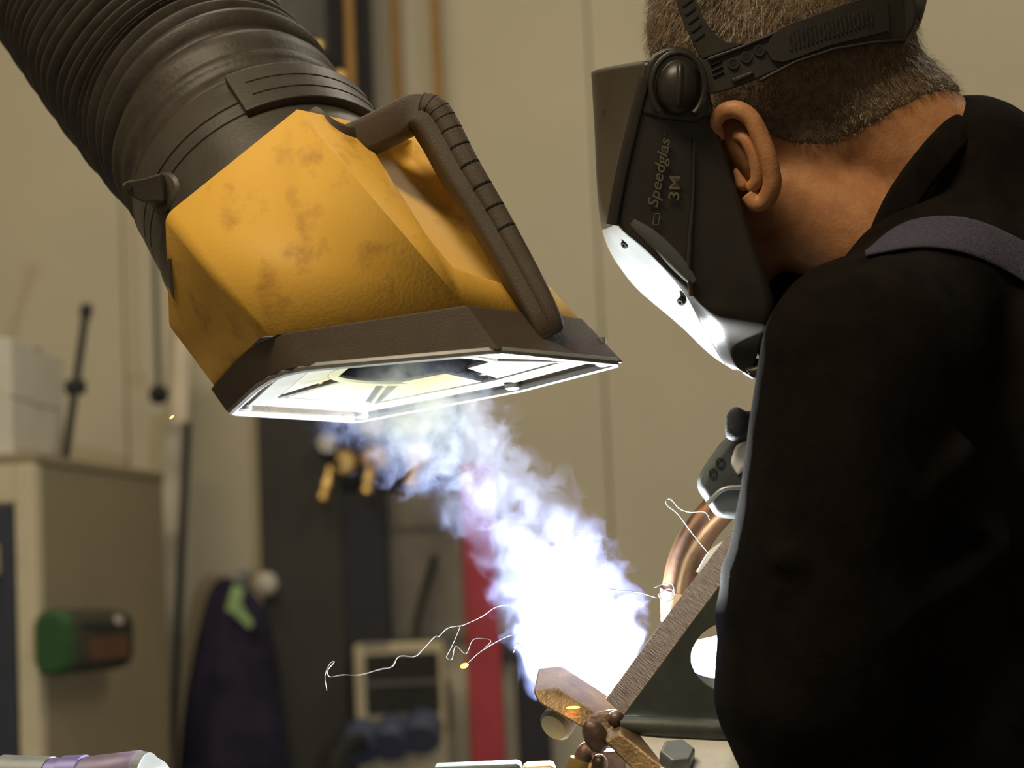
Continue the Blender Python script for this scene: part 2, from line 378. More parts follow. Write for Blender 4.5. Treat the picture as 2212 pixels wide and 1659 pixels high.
# ---- green case fixed to the cabinet side
zc1, zc0 = zat(180, 1318, 3.75), zat(180, 1448, 3.75)
t = thing('wall_case', 'rounded dark green case with bright green end on cabinet side', 'case', k0 + sd * 0.25 + Vector((0, 0, (zc0 + zc1) / 2 - k0.z)))
sec = rrect(0.028, (zc1 - zc0) / 2, 0.024, 6)
nrm = sd.cross(Vector((0, 0, 1))).normalized()
if nrm.dot(fd) > 0: nrm = -nrm
zc = (zc0 + zc1) / 2
def csec(v, sc_=1.0, dz=0): return [Vector((k0.x, k0.y, zc + dz)) + sd * v + nrm * (0.030 + q[0] * sc_) + Vector((0, 0, q[1] * sc_)) for q in sec]
v0c, v1c = -0.03, SDL * 0.47
MB().loft([csec(v0c + 0.03), csec(v1c - 0.06), csec(v1c - 0.02, 0.94), csec(v1c, 0.72)]).build('case_body', M_casedark, t, smooth=True)
MB().loft([csec(v0c, 0.85), csec(v0c + 0.012, 1.0), csec(v0c + 0.032, 1.02)]).build('end_cap', M_casegreen, t, smooth=True)
MB().box(Vector((k0.x, k0.y, zc - 0.012)) + sd * (0.15) + nrm * 0.0585, 0.085, 0.002, 0.018, X=sd, Y=nrm).build('label_plate', M_rust, t)
MB().box(Vector((k0.x, k0.y, zc + 0.030)) + sd * (v1c - 0.09) + nrm * 0.054, 0.014, 0.008, 0.007, X=sd, Y=nrm).build('catch', M_white, t, bevel=0.002)
MB().box(Vector((k0.x, k0.y, zc + 0.022)) + sd * 0.14 + nrm * 0.0585, 0.10, 0.002, 0.004, X=sd, Y=nrm).build('lid_seam', M_black, t)

# ---- dark door-like panel with its knob, coat on a hook in front
t = standing('tall_dark_board', 545, 720, 640, 4.42, 0.05, M_darkpan, 'tall dark brown panel standing behind the hanging coat', 'panel')
o = MB().lathe(W(578, 1262, 4.42) + Vector((0, -0.045, 0)), (0, 1, 0), [(-0.004, 0.004), (-0.002, 0.016), (0.004, 0.022), (0.016, 0.024), (0.024, 0.020), (0.030, 0.010), (0.046, 0.010)], 20).build('knob', M_white, t, smooth=True)
hk = W(486, 1262, 4.30)
t = thing('hook', 'small metal coat hook on the wall behind the purple coat', 'hook', (hk.x, 4.595, hk.z))
MB().box((hk.x, 4.595, hk.z), 0.012, 0.004, 0.03).build('plate', M_greymet, t, bevel=0.001)
MB().sweep(catmull([(hk.x, 4.59, hk.z), (hk.x, 4.48, hk.z - 0.012), (hk.x, 4.40, hk.z - 0.004), (hk.x, 4.39, hk.z + 0.016)], 6), 0.004, 8).build('prong', M_greymet, t, smooth=True)
t = thing('hanging_coat', 'dark purple work coat with pale green tag hanging on a hook', 'coat', (hk.x, 4.36, hk.z - 0.6))
rows = [(1246, 478, 488, 0.006), (1262, 456, 528, 0.020), (1300, 442, 566, 0.035), (1350, 430, 584, 0.05), (1420, 414, 594, 0.06), (1500, 400, 604, 0.065), (1580, 390, 614, 0.07), (1660, 384, 622, 0.075), (1780, 376, 630, 0.08), (1950, 372, 636, 0.08)]
loops = []
for ri, (y, xa, xb, dep) in enumerate(rows):
    lp = []; n = 40
    for j in range(n):
        a = 2 * math.pi * j / n
        fold = 1 + 0.22 * min(1, ri / 4) * math.sin(a * 7 + 0.25 * ri) + 0.1 * math.sin(a * 3 + 1)
        c = W((xa + xb) / 2, y, 4.36); hw = (xb - xa) / 2 * 4.36 / FPX
        lp.append(Vector((c.x + math.cos(a) * hw * (1 + 0.03 * (fold - 1)), 4.36 + math.sin(a) * dep * 0.5 * fold, c.z)))
    loops.append(lp)
MB().loft(loops).build('cloth', M_coat, t, smooth='all', subsurf=1)
g = [W(505, 1262, 4.33), W(528, 1272, 4.325), W(522, 1305, 4.32), W(548, 1345, 4.32), W(540, 1358, 4.32), W(505, 1325, 4.32), W(488, 1318, 4.32)]
for q in g: q.y -= 0.008
MB().prism(g, Vector((0, 0.006, 0))).build('tag', M_green, t)

# ---- black cupboard, shelf wall, gas regulators
standing('black_cupboard', 722, 830, 1062, 4.43, 0.10, M_purplebk, 'narrow black cupboard standing between dark panel and power box', 'cupboard')
t = thing('gas_supply_station', 'grey brown gas supply panel mounted behind the regulators', 'panel', W(870, 1100, 4.56))
rbox(MB(), 716, 880, 1000, 1380, 4.555, 0.04).build('board', M_greybr, t, bevel=0.003)
rbox(MB(), 716, 840, 1000, 1062, 4.545, 0.02).build('dark_backing', M_darkpan, t, bevel=0.003)
rbox(MB(), 830, 1062, 1000, 1140, 4.545, 0.012).build('lower_strip', M_greybr, t, bevel=0.002)
a = W(672, 1003, 4.44); b = W(960, 1003, 4.44); b.z = a.z
MB().sweep([a, b], 0.009, 10).build('manifold_pipe', M_darkpan, t, smooth=True)
def regulator(px, py, gx, gy, gr, fx, fy, tx, ty, label):
    t = thing('gas_regulator', label, 'regulator', W(px, py, 4.48), 'gas regulators on the dark panel')
    c = W(px, py, 4.45)
    MB().lathe(c, (0, -1, 0), [(-0.10, 0.010), (-0.02, 0.012), (-0.015, 0.026), (0.02, 0.028), (0.03, 0.02)], 18).build('body', M_brass, t, smooth=True)
    gc = W(gx, gy, 4.40)
    gg = MB().lathe(gc, (0, -1, 0), [(-0.02, gr * 0.7), (-0.015, gr), (0.012, gr), (0.016, gr * 0.92)], 24).build('gauge', M_greymet, t, smooth=True)
    MB().lathe(gc, (0, -1, 0), [(0.014, gr * 0.86), (0.018, gr * 0.86)], 24).build('dial', M_white, gg)
    MB().sweep([c, gc], 0.005, 8).build('gauge_stem', M_brass, t, smooth=True)
    f0, f1 = W(fx, fy, 4.41), W(tx, ty, 4.38); axv = f1 - f0; L = axv.length
    MB().lathe(f0, axv, [(0, 0.010), (L * 0.15, 0.010), (L * 0.17, 0.007), (L * 0.36, 0.007), (L * 0.38, 0.011), (L * 0.62, 0.011), (L * 0.64, 0.007), (L * 0.78, 0.008), (L * 0.80, 0.012), (L, 0.011)], 14).build('outlet_fitting', M_brass, t, smooth=True)
    MB().sweep(catmull([c, lerp(c, f0, 0.5) + Vector((0, -0.03, 0)), f0], 5), 0.006, 8).build('elbow', M_burnt, t, smooth=True)
regulator(742, 1000, 708, 958, 0.020, 714, 1012, 696, 1082, 'gas regulator nearest the hanging coat with slanted brass outlet')
regulator(812, 990, 806, 918, 0.030, 800, 1008, 790, 1068, 'middle gas regulator with the large pale gauge')
regulator(905, 985, 900, 912, 0.030, 902, 988, 886, 1052, 'gas regulator nearest the red post')

# ---- power box with three sockets and a cable
t = thing('power_box', 'cream power distribution box with dark window and three blue sockets', 'power box', W(865, 1520, 4.45))
tl = W(764, 1400, 4.3); k = 4.3 / FPX
bx0 = W(766, 1500, 4.30).x; bx1 = W(962, 1500, 4.30).x; bz1 = zat(864, 1388, 4.30); bz0 = zat(864, 1700, 4.30)
cx = (bx0 + bx1) / 2
MB().box((cx + .05, 4.505, (bz0 + bz1) / 2), 0.035, 0.095, 0.05).build('wall_bracket', M_greybox, t)
MB().box((cx, 4.355, (bz0 + bz1) / 2), (bx1 - bx0) / 2, 0.055, (bz1 - bz0) / 2).build('housing', M_cream, t, bevel=0.008)
wn = rbox(MB(), 790, 1412, 948, 1540, 4.288, 0.014).build('window', M_window, t, bevel=0.003)
rbox(MB(), 792, 1470, 946, 1480, 4.284, 0.004).build('breaker_rail', M_greybox, wn)
rbox(MB(), 782, 1388, 838, 1400, 4.297, 0.004).build('name_plate', M_greybr, t)
for (sx, sy) in ((782, 1600), (850, 1592), (915, 1578)):
    c = W(sx, sy, 4.27); ax = Vector((-0.12, -0.75, -0.62)).normalized()
    s_ = MB().lathe(c + Vector((0, 0.03, 0.01)), ax, [(-0.012, 0.030), (0.0, 0.036), (0.045, 0.034), (0.05, 0.031), (0.05, 0.026), (0.03, 0.026)], 20).build('socket', M_socket, t, smooth=True)
    MB().lathe(c + ax * 0.05 + Vector((0, 0.022, 0.022)), ax, [(0, 0.038), (0.006, 0.040), (0.012, 0.036)], 20, a0=0).build('lid', M_socket, s_, smooth=True)
for (sx, sy) in ((822, 1630), (884, 1625)):
    rbox(MB(), sx - 8, sy - 45, sx + 8, sy + 60, 4.285, 0.02).build('divider', M_cream, t, bevel=0.003)
c0_ = W(905, 1310, 4.50)
MB().sweep(catmull([W(940, 1200, 4.53), W(912, 1300, 4.50), W(903, 1345, 4.45), W(902, 1400, 4.40)], 6), 0.007, 8).build('supply_cable', M_black, t, smooth=True)
a = W(740, 1600, 4.20)
cab = MB().sweep(catmull([W(780, 1600, 4.20), W(745, 1615, 4.15), W(722, 1660, 4.12), W(715, 1760, 4.12), W(716, 1900, 4.14), Vector((W(716, 1900, 4.14).x, 4.14, 0.01))], 6), 0.016, 10).build('plug_cable', M_black, smooth=True)
tag(cab, 'thick black cable hanging from the leftmost blue socket', 'cable')
# ---- red post and columns to the right of it
standing('red_post', 992, 1065, 1000, 4.38, 0.08, M_red, 'red painted steel post beside the power box', 'post')
standing('dark_column', 1110, 1183, 1375, 4.42, 0.10, M_purplebk, 'short dark column to the right of the red post', 'column')
o = rbox(MB(), 1068, 1372, 1108, 1432, 4.50, 0.10).build('junction_box', M_greybox, bevel=0.004); tag(o, 'small dark junction box on the wall beside the red post', 'box')
# ---- upper background: black cable tray, grey plate, fittings, orange hoses
t = thing('cable_duct', 'black vertical duct with orange hose on the wall above hood', 'duct', W(748, 120, 4.5))
a = W(750, 244, 4.5); 
MB().box((W(750, 0, 4.5).x, 4.53, (a.z + 3.5) / 2), 0.043, 0.06, (3.5 - a.z) / 2).build('duct_body', M_black, t, bevel=0.004)
MB().sweep([Vector((W(757, 0, 4.4).x, 4.45, 3.5)), Vector((W(757, 240, 4.4).x, 4.45, a.z))], 0.010, 10).build('hose', M_cord, t, smooth=True)
t = thing('grey_bracket', 'dark grey steel plate with brass fittings beside the black duct', 'plate', W(650, 60, 4.5))
a = W(655, 118, 4.5)
MB().box((W(655, 40, 4.5).x, 4.55, (a.z + 3.5) / 2), 0.055, 0.03, (3.5 - a.z) / 2).build('steel_plate', M_greybox, t, bevel=0.004)
for (x, y) in ((684, 98), (734, 163)):
    MB().lathe(W(x, y, 4.42), (0, 1, 0), [(0, 0.008), (0.004, 0.013), (0.02, 0.013), (0.022, 0.008), (0.11, 0.008)], 14).build('brass_fitting', M_brass, t, smooth=True)
for (xa, xb, yb, lab) in ((846, 866, 320, 'orange hose hanging on the wall nearer the black duct'), (934, 956, 360, 'orange hose hanging on the wall farther from the black duct')):
    a = W(xb, yb, 4.55); o = MB().sweep(catmull([Vector((a.x + 0.004, 4.57, 3.5)), Vector((a.x - 0.003, 4.565, 2.4)), Vector((a.x, 4.575, a.z)), ], 5), 0.0105, 10).build('orange_hose', M_cord, smooth=True)
    tag(o, lab, 'hose', 'orange hoses on the wall')

# ---- welding table
t = thing('welding_table', 'heavy steel welding table under the workpiece', 'table', (-0.1, 1.7, 0))
MB().box((-0.14, 1.72, TABLE_Z - 0.012), 0.46, 0.34, 0.012).build('table_top', M_table, t, bevel=0.002)
for sx in (-1, 1):
    for sy in (-1, 1): MB().box((-0.14 + sx * 0.41, 1.72 + sy * 0.29, (TABLE_Z - 0.024) / 2), 0.03, 0.03, (TABLE_Z - 0.024) / 2).build('leg', M_table, t, bevel=0.002)

# ================================================================== FUME EXTRACTION HOOD
TH = R(37)
tx, ty = 0.56, 0.8285
hn = vdir(tx * math.cos(TH), -ty * math.cos(TH), -math.sin(TH))      # duct axis, towards the opening
hu = vdir(ty, tx, 0)                                                # across the duct, in the picture
hw_ = hn.cross(hu); hw_ = hw_ if hw_.dot(fw) < 0 else -hw_           # across the duct, towards the viewer
T6 = [V(357, 465, 1.579), V(642, 236, 1.566), V(890, 290, 1.65), V(899, 543, 1.74), V(616, 771, 1.754), V(366, 718, 1.67)]
B6 = [V(588, 800, 1.530), V(1078, 757, 1.50), V(1350, 783, 1.566), V(1130, 840, 1.657), V(770, 908, 1.769), V(490, 891, 1.706)]
S6 = [lerp(a, b, .8) for a, b in zip(T6, B6)]
def atd(px, py, p): return V(px, py, (p - CP).dot(fw))
S6[0] = atd(560, 728, S6[0]); S6[1] = atd(1003, 660, S6[1]); S6[2] = atd(1250, 688, S6[2]); S6[5] = atd(460, 838, S6[5])
cB = sum(B6, Vector()) / 6; nB = (B6[2] - B6[0]).cross(B6[4] - B6[0]).normalized()
if nB.z < 0: nB = -nB                              # nB points up into the hood
cS = sum(S6, Vector()) / 6
hood = thing('fume_extraction_hood', 'yellow fume extraction hood with dark rim on a black corrugated hose', 'extraction hood', cB)
# shell: five plain facets and the handle facet with its pocket
mb = MB()
for i in range(6):
    j = (i + 1) % 6
    if i == 1: continue
    mb.add([T6[i], T6[j], S6[j], S6[i]], [[0, 1, 2, 3]])
b_, g_, r_, n_ = T6[1], T6[2], S6[2], S6[1]
fn = (g_ - b_).cross(n_ - b_).normalized()
if fn.dot(cS - b_) > 0: fn = -fn
def bil(u, v): return lerp(lerp(b_, g_, u), lerp(n_, r_, u), v)
pk = [(.50, .06), (.93, .05), (.93, .62), (.86, .84), (.55, .83), (.22, .78), (.24, .62)]
ctr = (.58, .5)
outer = [(0.0, 0.0), (1.0, 0.0), (1.0, .62), (1.0, 1.0), (.55, 1.0), (0.0, 1.0), (0.0, .62)]
floor_ = [(lerp(p[0], ctr[0], .14), lerp(p[1], ctr[1], .09)) for p in pk]
n7 = len(pk)
lo = [bil(*p) for p in outer]; lp = [bil(*p) for p in pk]; lf = [bil(*p) - fn * 0.013 for p in floor_]
mb.add(lo + lp + lf, [[i, (i + 1) % n7, n7 + (i + 1) % n7, n7 + i] for i in range(n7)] + [[n7 + i, n7 + (i + 1) % n7, 2 * n7 + (i + 1) % n7, 2 * n7 + i] for i in range(n7)] + [[2 * n7 + i for i in range(n7)]])
me_shell = mb
bmv = bmesh.new()
vv = [bmv.verts.new(v) for v in mb.v]
for f in mb.f: bmv.faces.new([vv[i] for i in f])
bmesh.ops.remove_doubles(bmv, verts=bmv.verts, dist=0.0005); bmesh.ops.recalc_face_normals(bmv, faces=bmv.faces)
# close the top with a plate ring towards the collar
me = bpy.data.meshes.new('hood_shell'); bmv.to_mesh(me); bmv.free(); me.materials.append(M_yellow)
sh = link('hood_shell', me, hood, smooth=True, bevel=0.010, seg=4, angle=14)
sh.modifiers.new('solid', 'SOLIDIFY').thickness = 0.003
sh.modifiers['solid'].offset = -1
cT = sum(T6, Vector()) / 6
MB().loft([[lerp(cT, p, .95) + hn * 0.003 for p in T6], [lerp(cT, p, 0.72) + hn * 0.003 for p in T6]], caps=False).build('shoulder_plate', M_yellow, hood, solid=0.003)
# rim, its near-left corner rounded
def rnd7(lp):
    a, b, l = lp[0], lp[1], lp[5]
    out = []
    for t_ in (0, .25, .5, .75, 1):
        p0_, p2_ = lerp(a, l, .42), lerp(a, b, .16); out.append(p0_ * (1 - t_) ** 2 + a * (2 * t_ * (1 - t_)) + p2_ * t_ ** 2)
    return out + lp[1:]
S_o = [lerp(cS, p, 1.018) for p in S6]; S_o2 = [lerp(p, q, 0.10) for p, q in zip(S_o, B6)]
B_i = [lerp(cB, p, .955) for p in B6]; S_i = [lerp(cS, p, .93) for p in S6]
MB().loft([rnd7(q) for q in (S_o, B6, B_i, S_i)], caps=False, ring=True).build('rim', M_rim, hood, bevel=0.0035, seg=3, angle=25)
# bright lip around the opening
B7 = rnd7(B6)
lip = [lerp(B7[i], B7[(i + 1) % len(B7)], t_) + nB * 0.0005 for i in range(len(B7)) for t_ in ((0.04, .5, .96) if i > 3 else (.5,))]
lip = [lerp(cB, p, 0.978) for p in lip]
MB().sweep(lip, 0.0032, 8, closed=True).build('opening_lip', M_inner, hood, smooth=True)
# inner deflector: flat hexagonal ring, sloped panels with gaps, wire ring round the duct mouth
def hexs(s, lift): return [lerp(cB, p, s) + nB * lift for p in B6]
h1, h2 = hexs(.88, .003), hexs(.72, .005)
MB().loft([h1, h2, [p + nB * .003 for p in h2], [p + nB * .003 for p in h1]], caps=False, ring=True).build('deflector_ring', M_inner, hood, bevel=0.001)
h3 = hexs(.71, .006); h4 = hexs(.42, .012)
for i in range(6):
    j = (i + 1) % 6
    q = [lerp(h3[i], h3[j], .08), lerp(h3[i], h3[j], .92), lerp(h4[i], h4[j], .80), lerp(h4[i], h4[j], .20)]
    MB().prism(q, nB * 0.002).build('deflector_panel', M_inner, hood)
X1 = (B6[2] - B6[5]).normalized(); Y1 = nB.cross(X1)
ring = [cB + nB * .0125 + X1 * (.062 * math.cos(a)) + Y1 * (.056 * math.sin(a)) for a in [2 * math.pi * k / 40 for k in range(40)]]
MB().sweep(ring, 0.0028, 8, closed=True).build('mouth_ring', M_inner, hood, smooth=True)
for i in range(6):
    j = (i + 1) % 6; c = lerp(h3[i], cB, .06)
    q = min(ring, key=lambda p: (p - h4[i]).length)
    MB().sweep([h3[i], q], 0.0016, 6).build('mesh_rib', M_inner, hood)
for i in range(1, 6):
    p = lerp(cB, B6[i], .90) + nB * .003
    MB().lathe(p - nB * .004, nB, [(0, .0035), (.001, .0055), (.004, .0055), (.005, .003), (.02, .003)], 12).build('standoff_screw', M_inner, hood, smooth=True)
MB().loft([ring, [lerp(p, cT + (p - cB) * 1.25, .5) for p in ring], [cT + (p - cB - nB * .0125) * 1.3 for p in ring]], caps=False).build('inner_duct', M_innerdark, hood, smooth='all')
# collar on the duct axis
c0 = V(628, 504, 1.66)
def cp(s): return c0 - hn * s
R0 = 0.096
prof = [(-.012, R0 + .002), (.010, R0 + .002), (.0105, R0), (.031, R0), (.0315, R0 - .002), (.0325, R0 - .002), (.033, R0), (.044, R0), (.0445, R0 - .002), (.0455, R0 - .002), (.046, R0), (.074, R0 - .001), (.078, R0 - .004), (.078, R0 - .010), (-.012, R0 - .010)]
mbc = MB(); loops = []
for z, r in prof: loops.append([cp(z) + (hw_ * math.cos(a) + hu * math.sin(a)) * r for a in [2 * math.pi * k / 96 for k in range(96)]])
mbc.loft(loops, caps=False, ring=True).build('collar', M_collar, hood, smooth=True)
for z in (.032, .045):
    MB().sweep([cp(z) + (hw_ * math.cos(a) + hu * math.sin(a)) * (R0 - .0008) for a in [2 * math.pi * k / 72 for k in range(72)]], 0.0009, 6, closed=True).build('collar_groove', M_groove, hood)
# clamp plate: raised curved patch on the right of the collar, with two grooves
def patch(a0, a1, z0, z1, r0_, r1_, n=20):
    mbp = MB(); lo_ = []
    for k in range(n + 1):
        a = lerp(a0, a1, k / n); e = hw_ * math.cos(a) + hu * math.sin(a)
        lo_.append([cp(z0) + e * r0_, cp(z1) + e * r0_, cp(z1) + e * r1_, cp(z0) + e * r1_])
    return mbp.loft(lo_)
cl = patch(R(14), R(125), .028, .070, R0 - .002, R0 + .0065).build('clamp_plate', M_collar, hood, bevel=0.0012)
for z in (.041, .055):
    MB().sweep([cp(z) + (hw_ * math.cos(a) + hu * math.sin(a)) * (R0 + .0062) for a in [R(20 + 103 * k / 20) for k in range(21)]], 0.0009, 6).build('plate_groove', M_groove, cl)
# wing knob on the left of the collar
ka, kb = V(384, 425, 1.622), V(334, 408, 1.600)
kn = MB().lathe(ka, kb - ka, [(-.02, .010), (0, .014), (.006, .0165), (.009, .0165), (.010, .0145), (.016, .0145), (.018, .012)], 24).build('clamp_knob', M_collar, hood, smooth=True)
poly = [V(350, 372, 1.594), V(356, 436, 1.594), V(306, 436, 1.585), V(272, 418, 1.582), V(260, 402, 1.581), V(270, 390, 1.581), V(310, 385, 1.586)]
MB().prism(poly, fw * .016).build('knob_wing', M_collar, kn, bevel=0.002)
MB().lathe(V(279, 405, 1.5815), -fw, [(-.002, .0022), (.0008, .0022)], 12).build('knob_hole', M_groove, kn)
# hose: smooth cuff, two soft ridges, tight corrugation, bending up and away
path_c = [cp(.070), cp(.10), cp(.13), V(426, 214, 1.775), V(352, 128, 1.81), V(280, 34, 1.85), V(205, -66, 1.89), V(122, -186, 1.92), V(50, -340, 1.945), V(0, -540, 1.96)]
den = catmull(path_c, 40)
acc = [0.0]
for a, b in zip(den[:-1], den[1:]): acc.append(acc[-1] + (b - a).length)
def along(s):
    for k in range(len(acc) - 1):
        if acc[k + 1] >= s: return lerp(den[k], den[k + 1], (s - acc[k]) / max(1e-6, acc[k + 1] - acc[k]))
    return den[-1]
pts, rad = [], []
cuff = [(0, .0945), (.004, .0955), (.012, .0935), (.018, .0915), (.024, .0905), (.030, .0925), (.036, .0945), (.042, .0925), (.048, .0905), (.054, .091), (.060, .0935), (.066, .0945), (.071, .092)]
for s, r in cuff: pts.append(along(s * .74)); rad.append(r)
s = .056; k = 0
while s < acc[-1] - .02:
    pitch = 0.0145 - 0.004 * min(1, (s - .056) / .12)
    for q, rr in ((0, .0825), (.22, .0885), (.44, .0965), (.56, .0970), (.80, .0875)):
        pts.append(along(s + q * pitch)); rad.append(rr - (0.001 * math.sin(k * 2.1)))
    s += pitch; k += 1
loops = []; n = 72; aref = hw_
for i, p in enumerate(pts):
    tt = (pts[min(i + 1, len(pts) - 1)] - pts[max(i - 1, 0)]).normalized()
    aref = (aref - tt * aref.dot(tt)).normalized(); bb = tt.cross(aref)
    if bb.dot(hu) < 0: bb = -bb
    w_ = min(1, max(0, (i - 13) / 55))
    lp_ = []
    for j in range(n):
        a = 2 * math.pi * j / n; ad = (a + math.pi) % (2 * math.pi) - math.pi
        cr = 1 + w_ * (.060 * math.exp(-((ad + R(50)) / R(20)) ** 2)) + w_ * .008 * mnoise.noise(Vector((math.cos(a) * 2, math.sin(a) * 2, i * .21)))
        lp_.append(p + (aref * math.cos(a) + bb * math.sin(a)) * rad[i] * cr)
    loops.append(lp_)
MB().loft(loops, caps=False).build('hose', M_hose, hood, smooth='all')
# handle: arm out of the collar side, long grip down to the rim
hp = catmull([V(735, 318, 1.612), V(775, 304, 1.606), V(838, 274, 1.598), V(886, 252, 1.592), V(918, 256, 1.588), V(944, 290, 1.584), V(985, 366, 1.576), V(1045, 466, 1.566), V(1100, 562, 1.556), V(1146, 645, 1.548), V(1172, 695, 1.544), V(1182, 722, 1.545)], 6)
nrm_ = vdir(0.2, 0.1, -1).normalized()
sec = rrect(0.0135, 0.0115, 0.0045, 3)
rs = [1.0] * len(hp)
for i in range(len(hp)):
    u = i / (len(hp) - 1); rs[i] = 1.12 if u < .3 else lerp(1.12, .80, (u - .3) / .7)
hd = MB().sweep(hp, rs, section=sec, upv=nrm_).build('handle', M_rim, hood, smooth=True)
gi = [i for i, p in enumerate(hp) if i >= 21]
side = vdir(.83, .5, -.15).normalized()
gp = []; gr_ = []
gpath = [hp[i] for i in gi]
L = 0; seglen = []
for a, b in zip(gpath[:-1], gpath[1:]): seglen.append((b - a).length)
gden = []
for a, b in zip(gpath[:-1], gpath[1:]):
    for q in range(6): gden.append(lerp(a, b, q / 6))
for i, p in enumerate(gden):
    ph = (i % 16); tp = lerp(1.12, .74, i / len(gden))
    gp.append(p + side * 0.0072 * tp); gr_.append(tp * (0.90 if ph == 0 and i < 150 else 1.0))
MB().sweep(gp, gr_, section=rrect(.0142, .0080, .0062, 5), upv=nrm_).build('grip', M_rim, hd, smooth=True)
for i in range(0, 150, 16):
    if i + 1 >= len(gden): break
    tt = (gden[i + 1] - gden[i]).normalized(); a = (nrm_ - tt * nrm_.dot(tt)).normalized(); b = tt.cross(a)
    MB().sweep([gp[i] + (a * q[0] + b * q[1]) * gr_[i] * 1.085 for q in rrect(.0142, .0080, .0062, 5)], .0006, 6, closed=True).build('grip_groove', M_groove, hd)
# dark foot where the handle meets the rim, and the strap between collar and arm
MB().sweep(catmull([V(684, 262, 1.605), V(704, 274, 1.592), V(730, 288, 1.592), V(768, 298, 1.603)], 5), 1, section=rrect(.010, .006, .003, 3), upv=nrm_).build('handle_strap', M_rim, hood, smooth=True)

# ================================================================== WORKPIECE
wp = thing('steel_bracket', 'welded steel bracket with holed gusset plate, bolt and tanned flat bars', 'workpiece', V(1400, 1840, 1.62))
hc = (1602, 1420); outp = [(1345, 1546), (1420, 1444), (1500, 1335), (1572, 1240), (1640, 1150), (1720, 1100), (1800, 1180), (1850, 1300), (1860, 1420), (1860, 1560), (1700, 1566), (1560, 1562), (1440, 1555)]
dP = 1.585; off = vdir(-.0118, .0088, .020)
# gusset with a round hole: rings of quads between outline and hole
n = 52; tot = []
segs = []
for i in range(len(outp)):
    a, b = outp[i], outp[(i + 1) % len(outp)]
    for q in range(4): segs.append((lerp(a[0], b[0], q / 4), lerp(a[1], b[1], q / 4)))
hole = []
for (x, y) in segs:
    a = math.atan2(y - hc[1], x - hc[0]); hole.append((hc[0] + 108 * math.cos(a), hc[1] + 80 * math.sin(a)))
of = [V(x, y, dP) for x, y in segs]; hf = [V(x, y, dP) for x, y in hole]
mb = MB(); n = len(segs)
vs = of + hf + [p + off for p in of] + [p + off for p in hf]
fs, mi = [], []
for i in range(n):
    j = (i + 1) % n
    mb_f = [([i, j, n + j, n + i], 0), ([2 * n + i, 3 * n + i, 3 * n + j, 2 * n + j], 0), ([i, 2 * n + i, 2 * n + j, j], 1), ([n + i, n + j, 3 * n + j, 3 * n + i], 0)]
    for f, m_ in mb_f: fs.append(f); mi.append(m_)
mb.v = vs; mb.f = fs; mb.mi = mi
mb.build('gusset_plate', [M_steel, M_cut], wp, bevel=0.0012)
# fillet bead along the foot of the gusset
MB().sweep([V(1340, 1566, 1.580), V(1420, 1570, 1.578), V(1540, 1577, 1.577), V(1860, 1592, 1.576)], [.0062, .0075, .0078, .0078], 14).build('fillet_bead', M_steel, wp, smooth=True)
# base plate, bright, going towards the viewer and down to the right
bp = [V(1332, 1580, 1.578), V(1860, 1604, 1.572), V(1860, 1812, 1.50), V(1590, 1760, 1.515), V(1440, 1668, 1.545)]
MB().prism(bp, vdir(-.004, -.012, .006)).build('base_plate', M_galv, wp, bevel=0.001)
# hex bolt on the base plate
pn = (bp[1] - bp[0]).cross(bp[4] - bp[0]).normalized()
if pn.dot(fw) > 0: pn = -pn
hcn = V(1462, 1640, 1.553)
bo = MB().lathe(hcn - pn * .004, pn, [(0, .0125), (.011, .0125), (.013, .0112)], 6, ref=vdir(1, .3, 0)).build('hex_bolt', M_greymet, wp, bevel=0.0008)
MB().lathe(hcn - pn * .006, pn, [(0, .0155), (.0022, .0155)], 24).build('washer', M_greymet, bo, smooth=True)
# tanned flat bars running down to the right
b1 = [V(1150, 1492, 1.600), V(1162, 1520, 1.594), V(1305, 1600, 1.580), V(1460, 1690, 1.565), V(1500, 1672, 1.568), V(1318, 1560, 1.590), V(1205, 1486, 1.602)]
MB().prism(b1, vdir(.004, .010, .05)).build('flat_bar', M_tan, wp, bevel=0.0025)
b2 = [V(1304, 1602, 1.566), V(1340, 1582, 1.564), V(1490, 1700, 1.540), V(1410, 1710, 1.545)]
MB().prism(b2, vdir(.002, .006, .02)).build('edge_bar', M_tan, wp, bevel=0.002)
MB().prism([V(1248, 1545, 1.592), V(1330, 1530, 1.592), V(1372, 1552, 1.590), V(1332, 1592, 1.584), V(1290, 1580, 1.585)], vdir(-.002, -.004, .02)).build('joint_block', M_burnt, wp, bevel=0.003)
def blob(px, py, d, rx, ry, rz, ang, M, name):
    X = vdir(math.cos(ang), math.sin(ang), 0); Z = vdir(-math.sin(ang), math.cos(ang), 0)
    return MB().ell(V(px, py, d), rx, rz, ry, X=X, Y=fw, Z=Z).build(name, M, wp, smooth=True)
blob(1286, 1590, 1.578, .0085, .0125, .006, R(25), M_burnt, 'tack_weld')
blob(1262, 1634, 1.590, .0070, .0110, .007, R(-20), M_burnt, 'tack_weld')
blob(1296, 1650, 1.582, .0055, .007, .006, R(10), M_burnt, 'tack_weld')
blob(1330, 1552, 1.580, .0060, .0055, .006, R(30), M_burnt, 'tack_weld')
MB().lathe(V(1206, 1560, 1.625), vdir(-.5, -.45, -.7), [(-.01, .011), (0, .0125), (.004, .0125), (.007, .010)], 24).build('bolt_head', M_greybox, wp, smooth=True)
MB().sweep([V(1256, 1640, 1.59), V(1246, 1675, 1.59), V(1240, 1820, 1.60)], [.008, .010, .011], 12).build('stud', M_brass, wp, smooth=True)
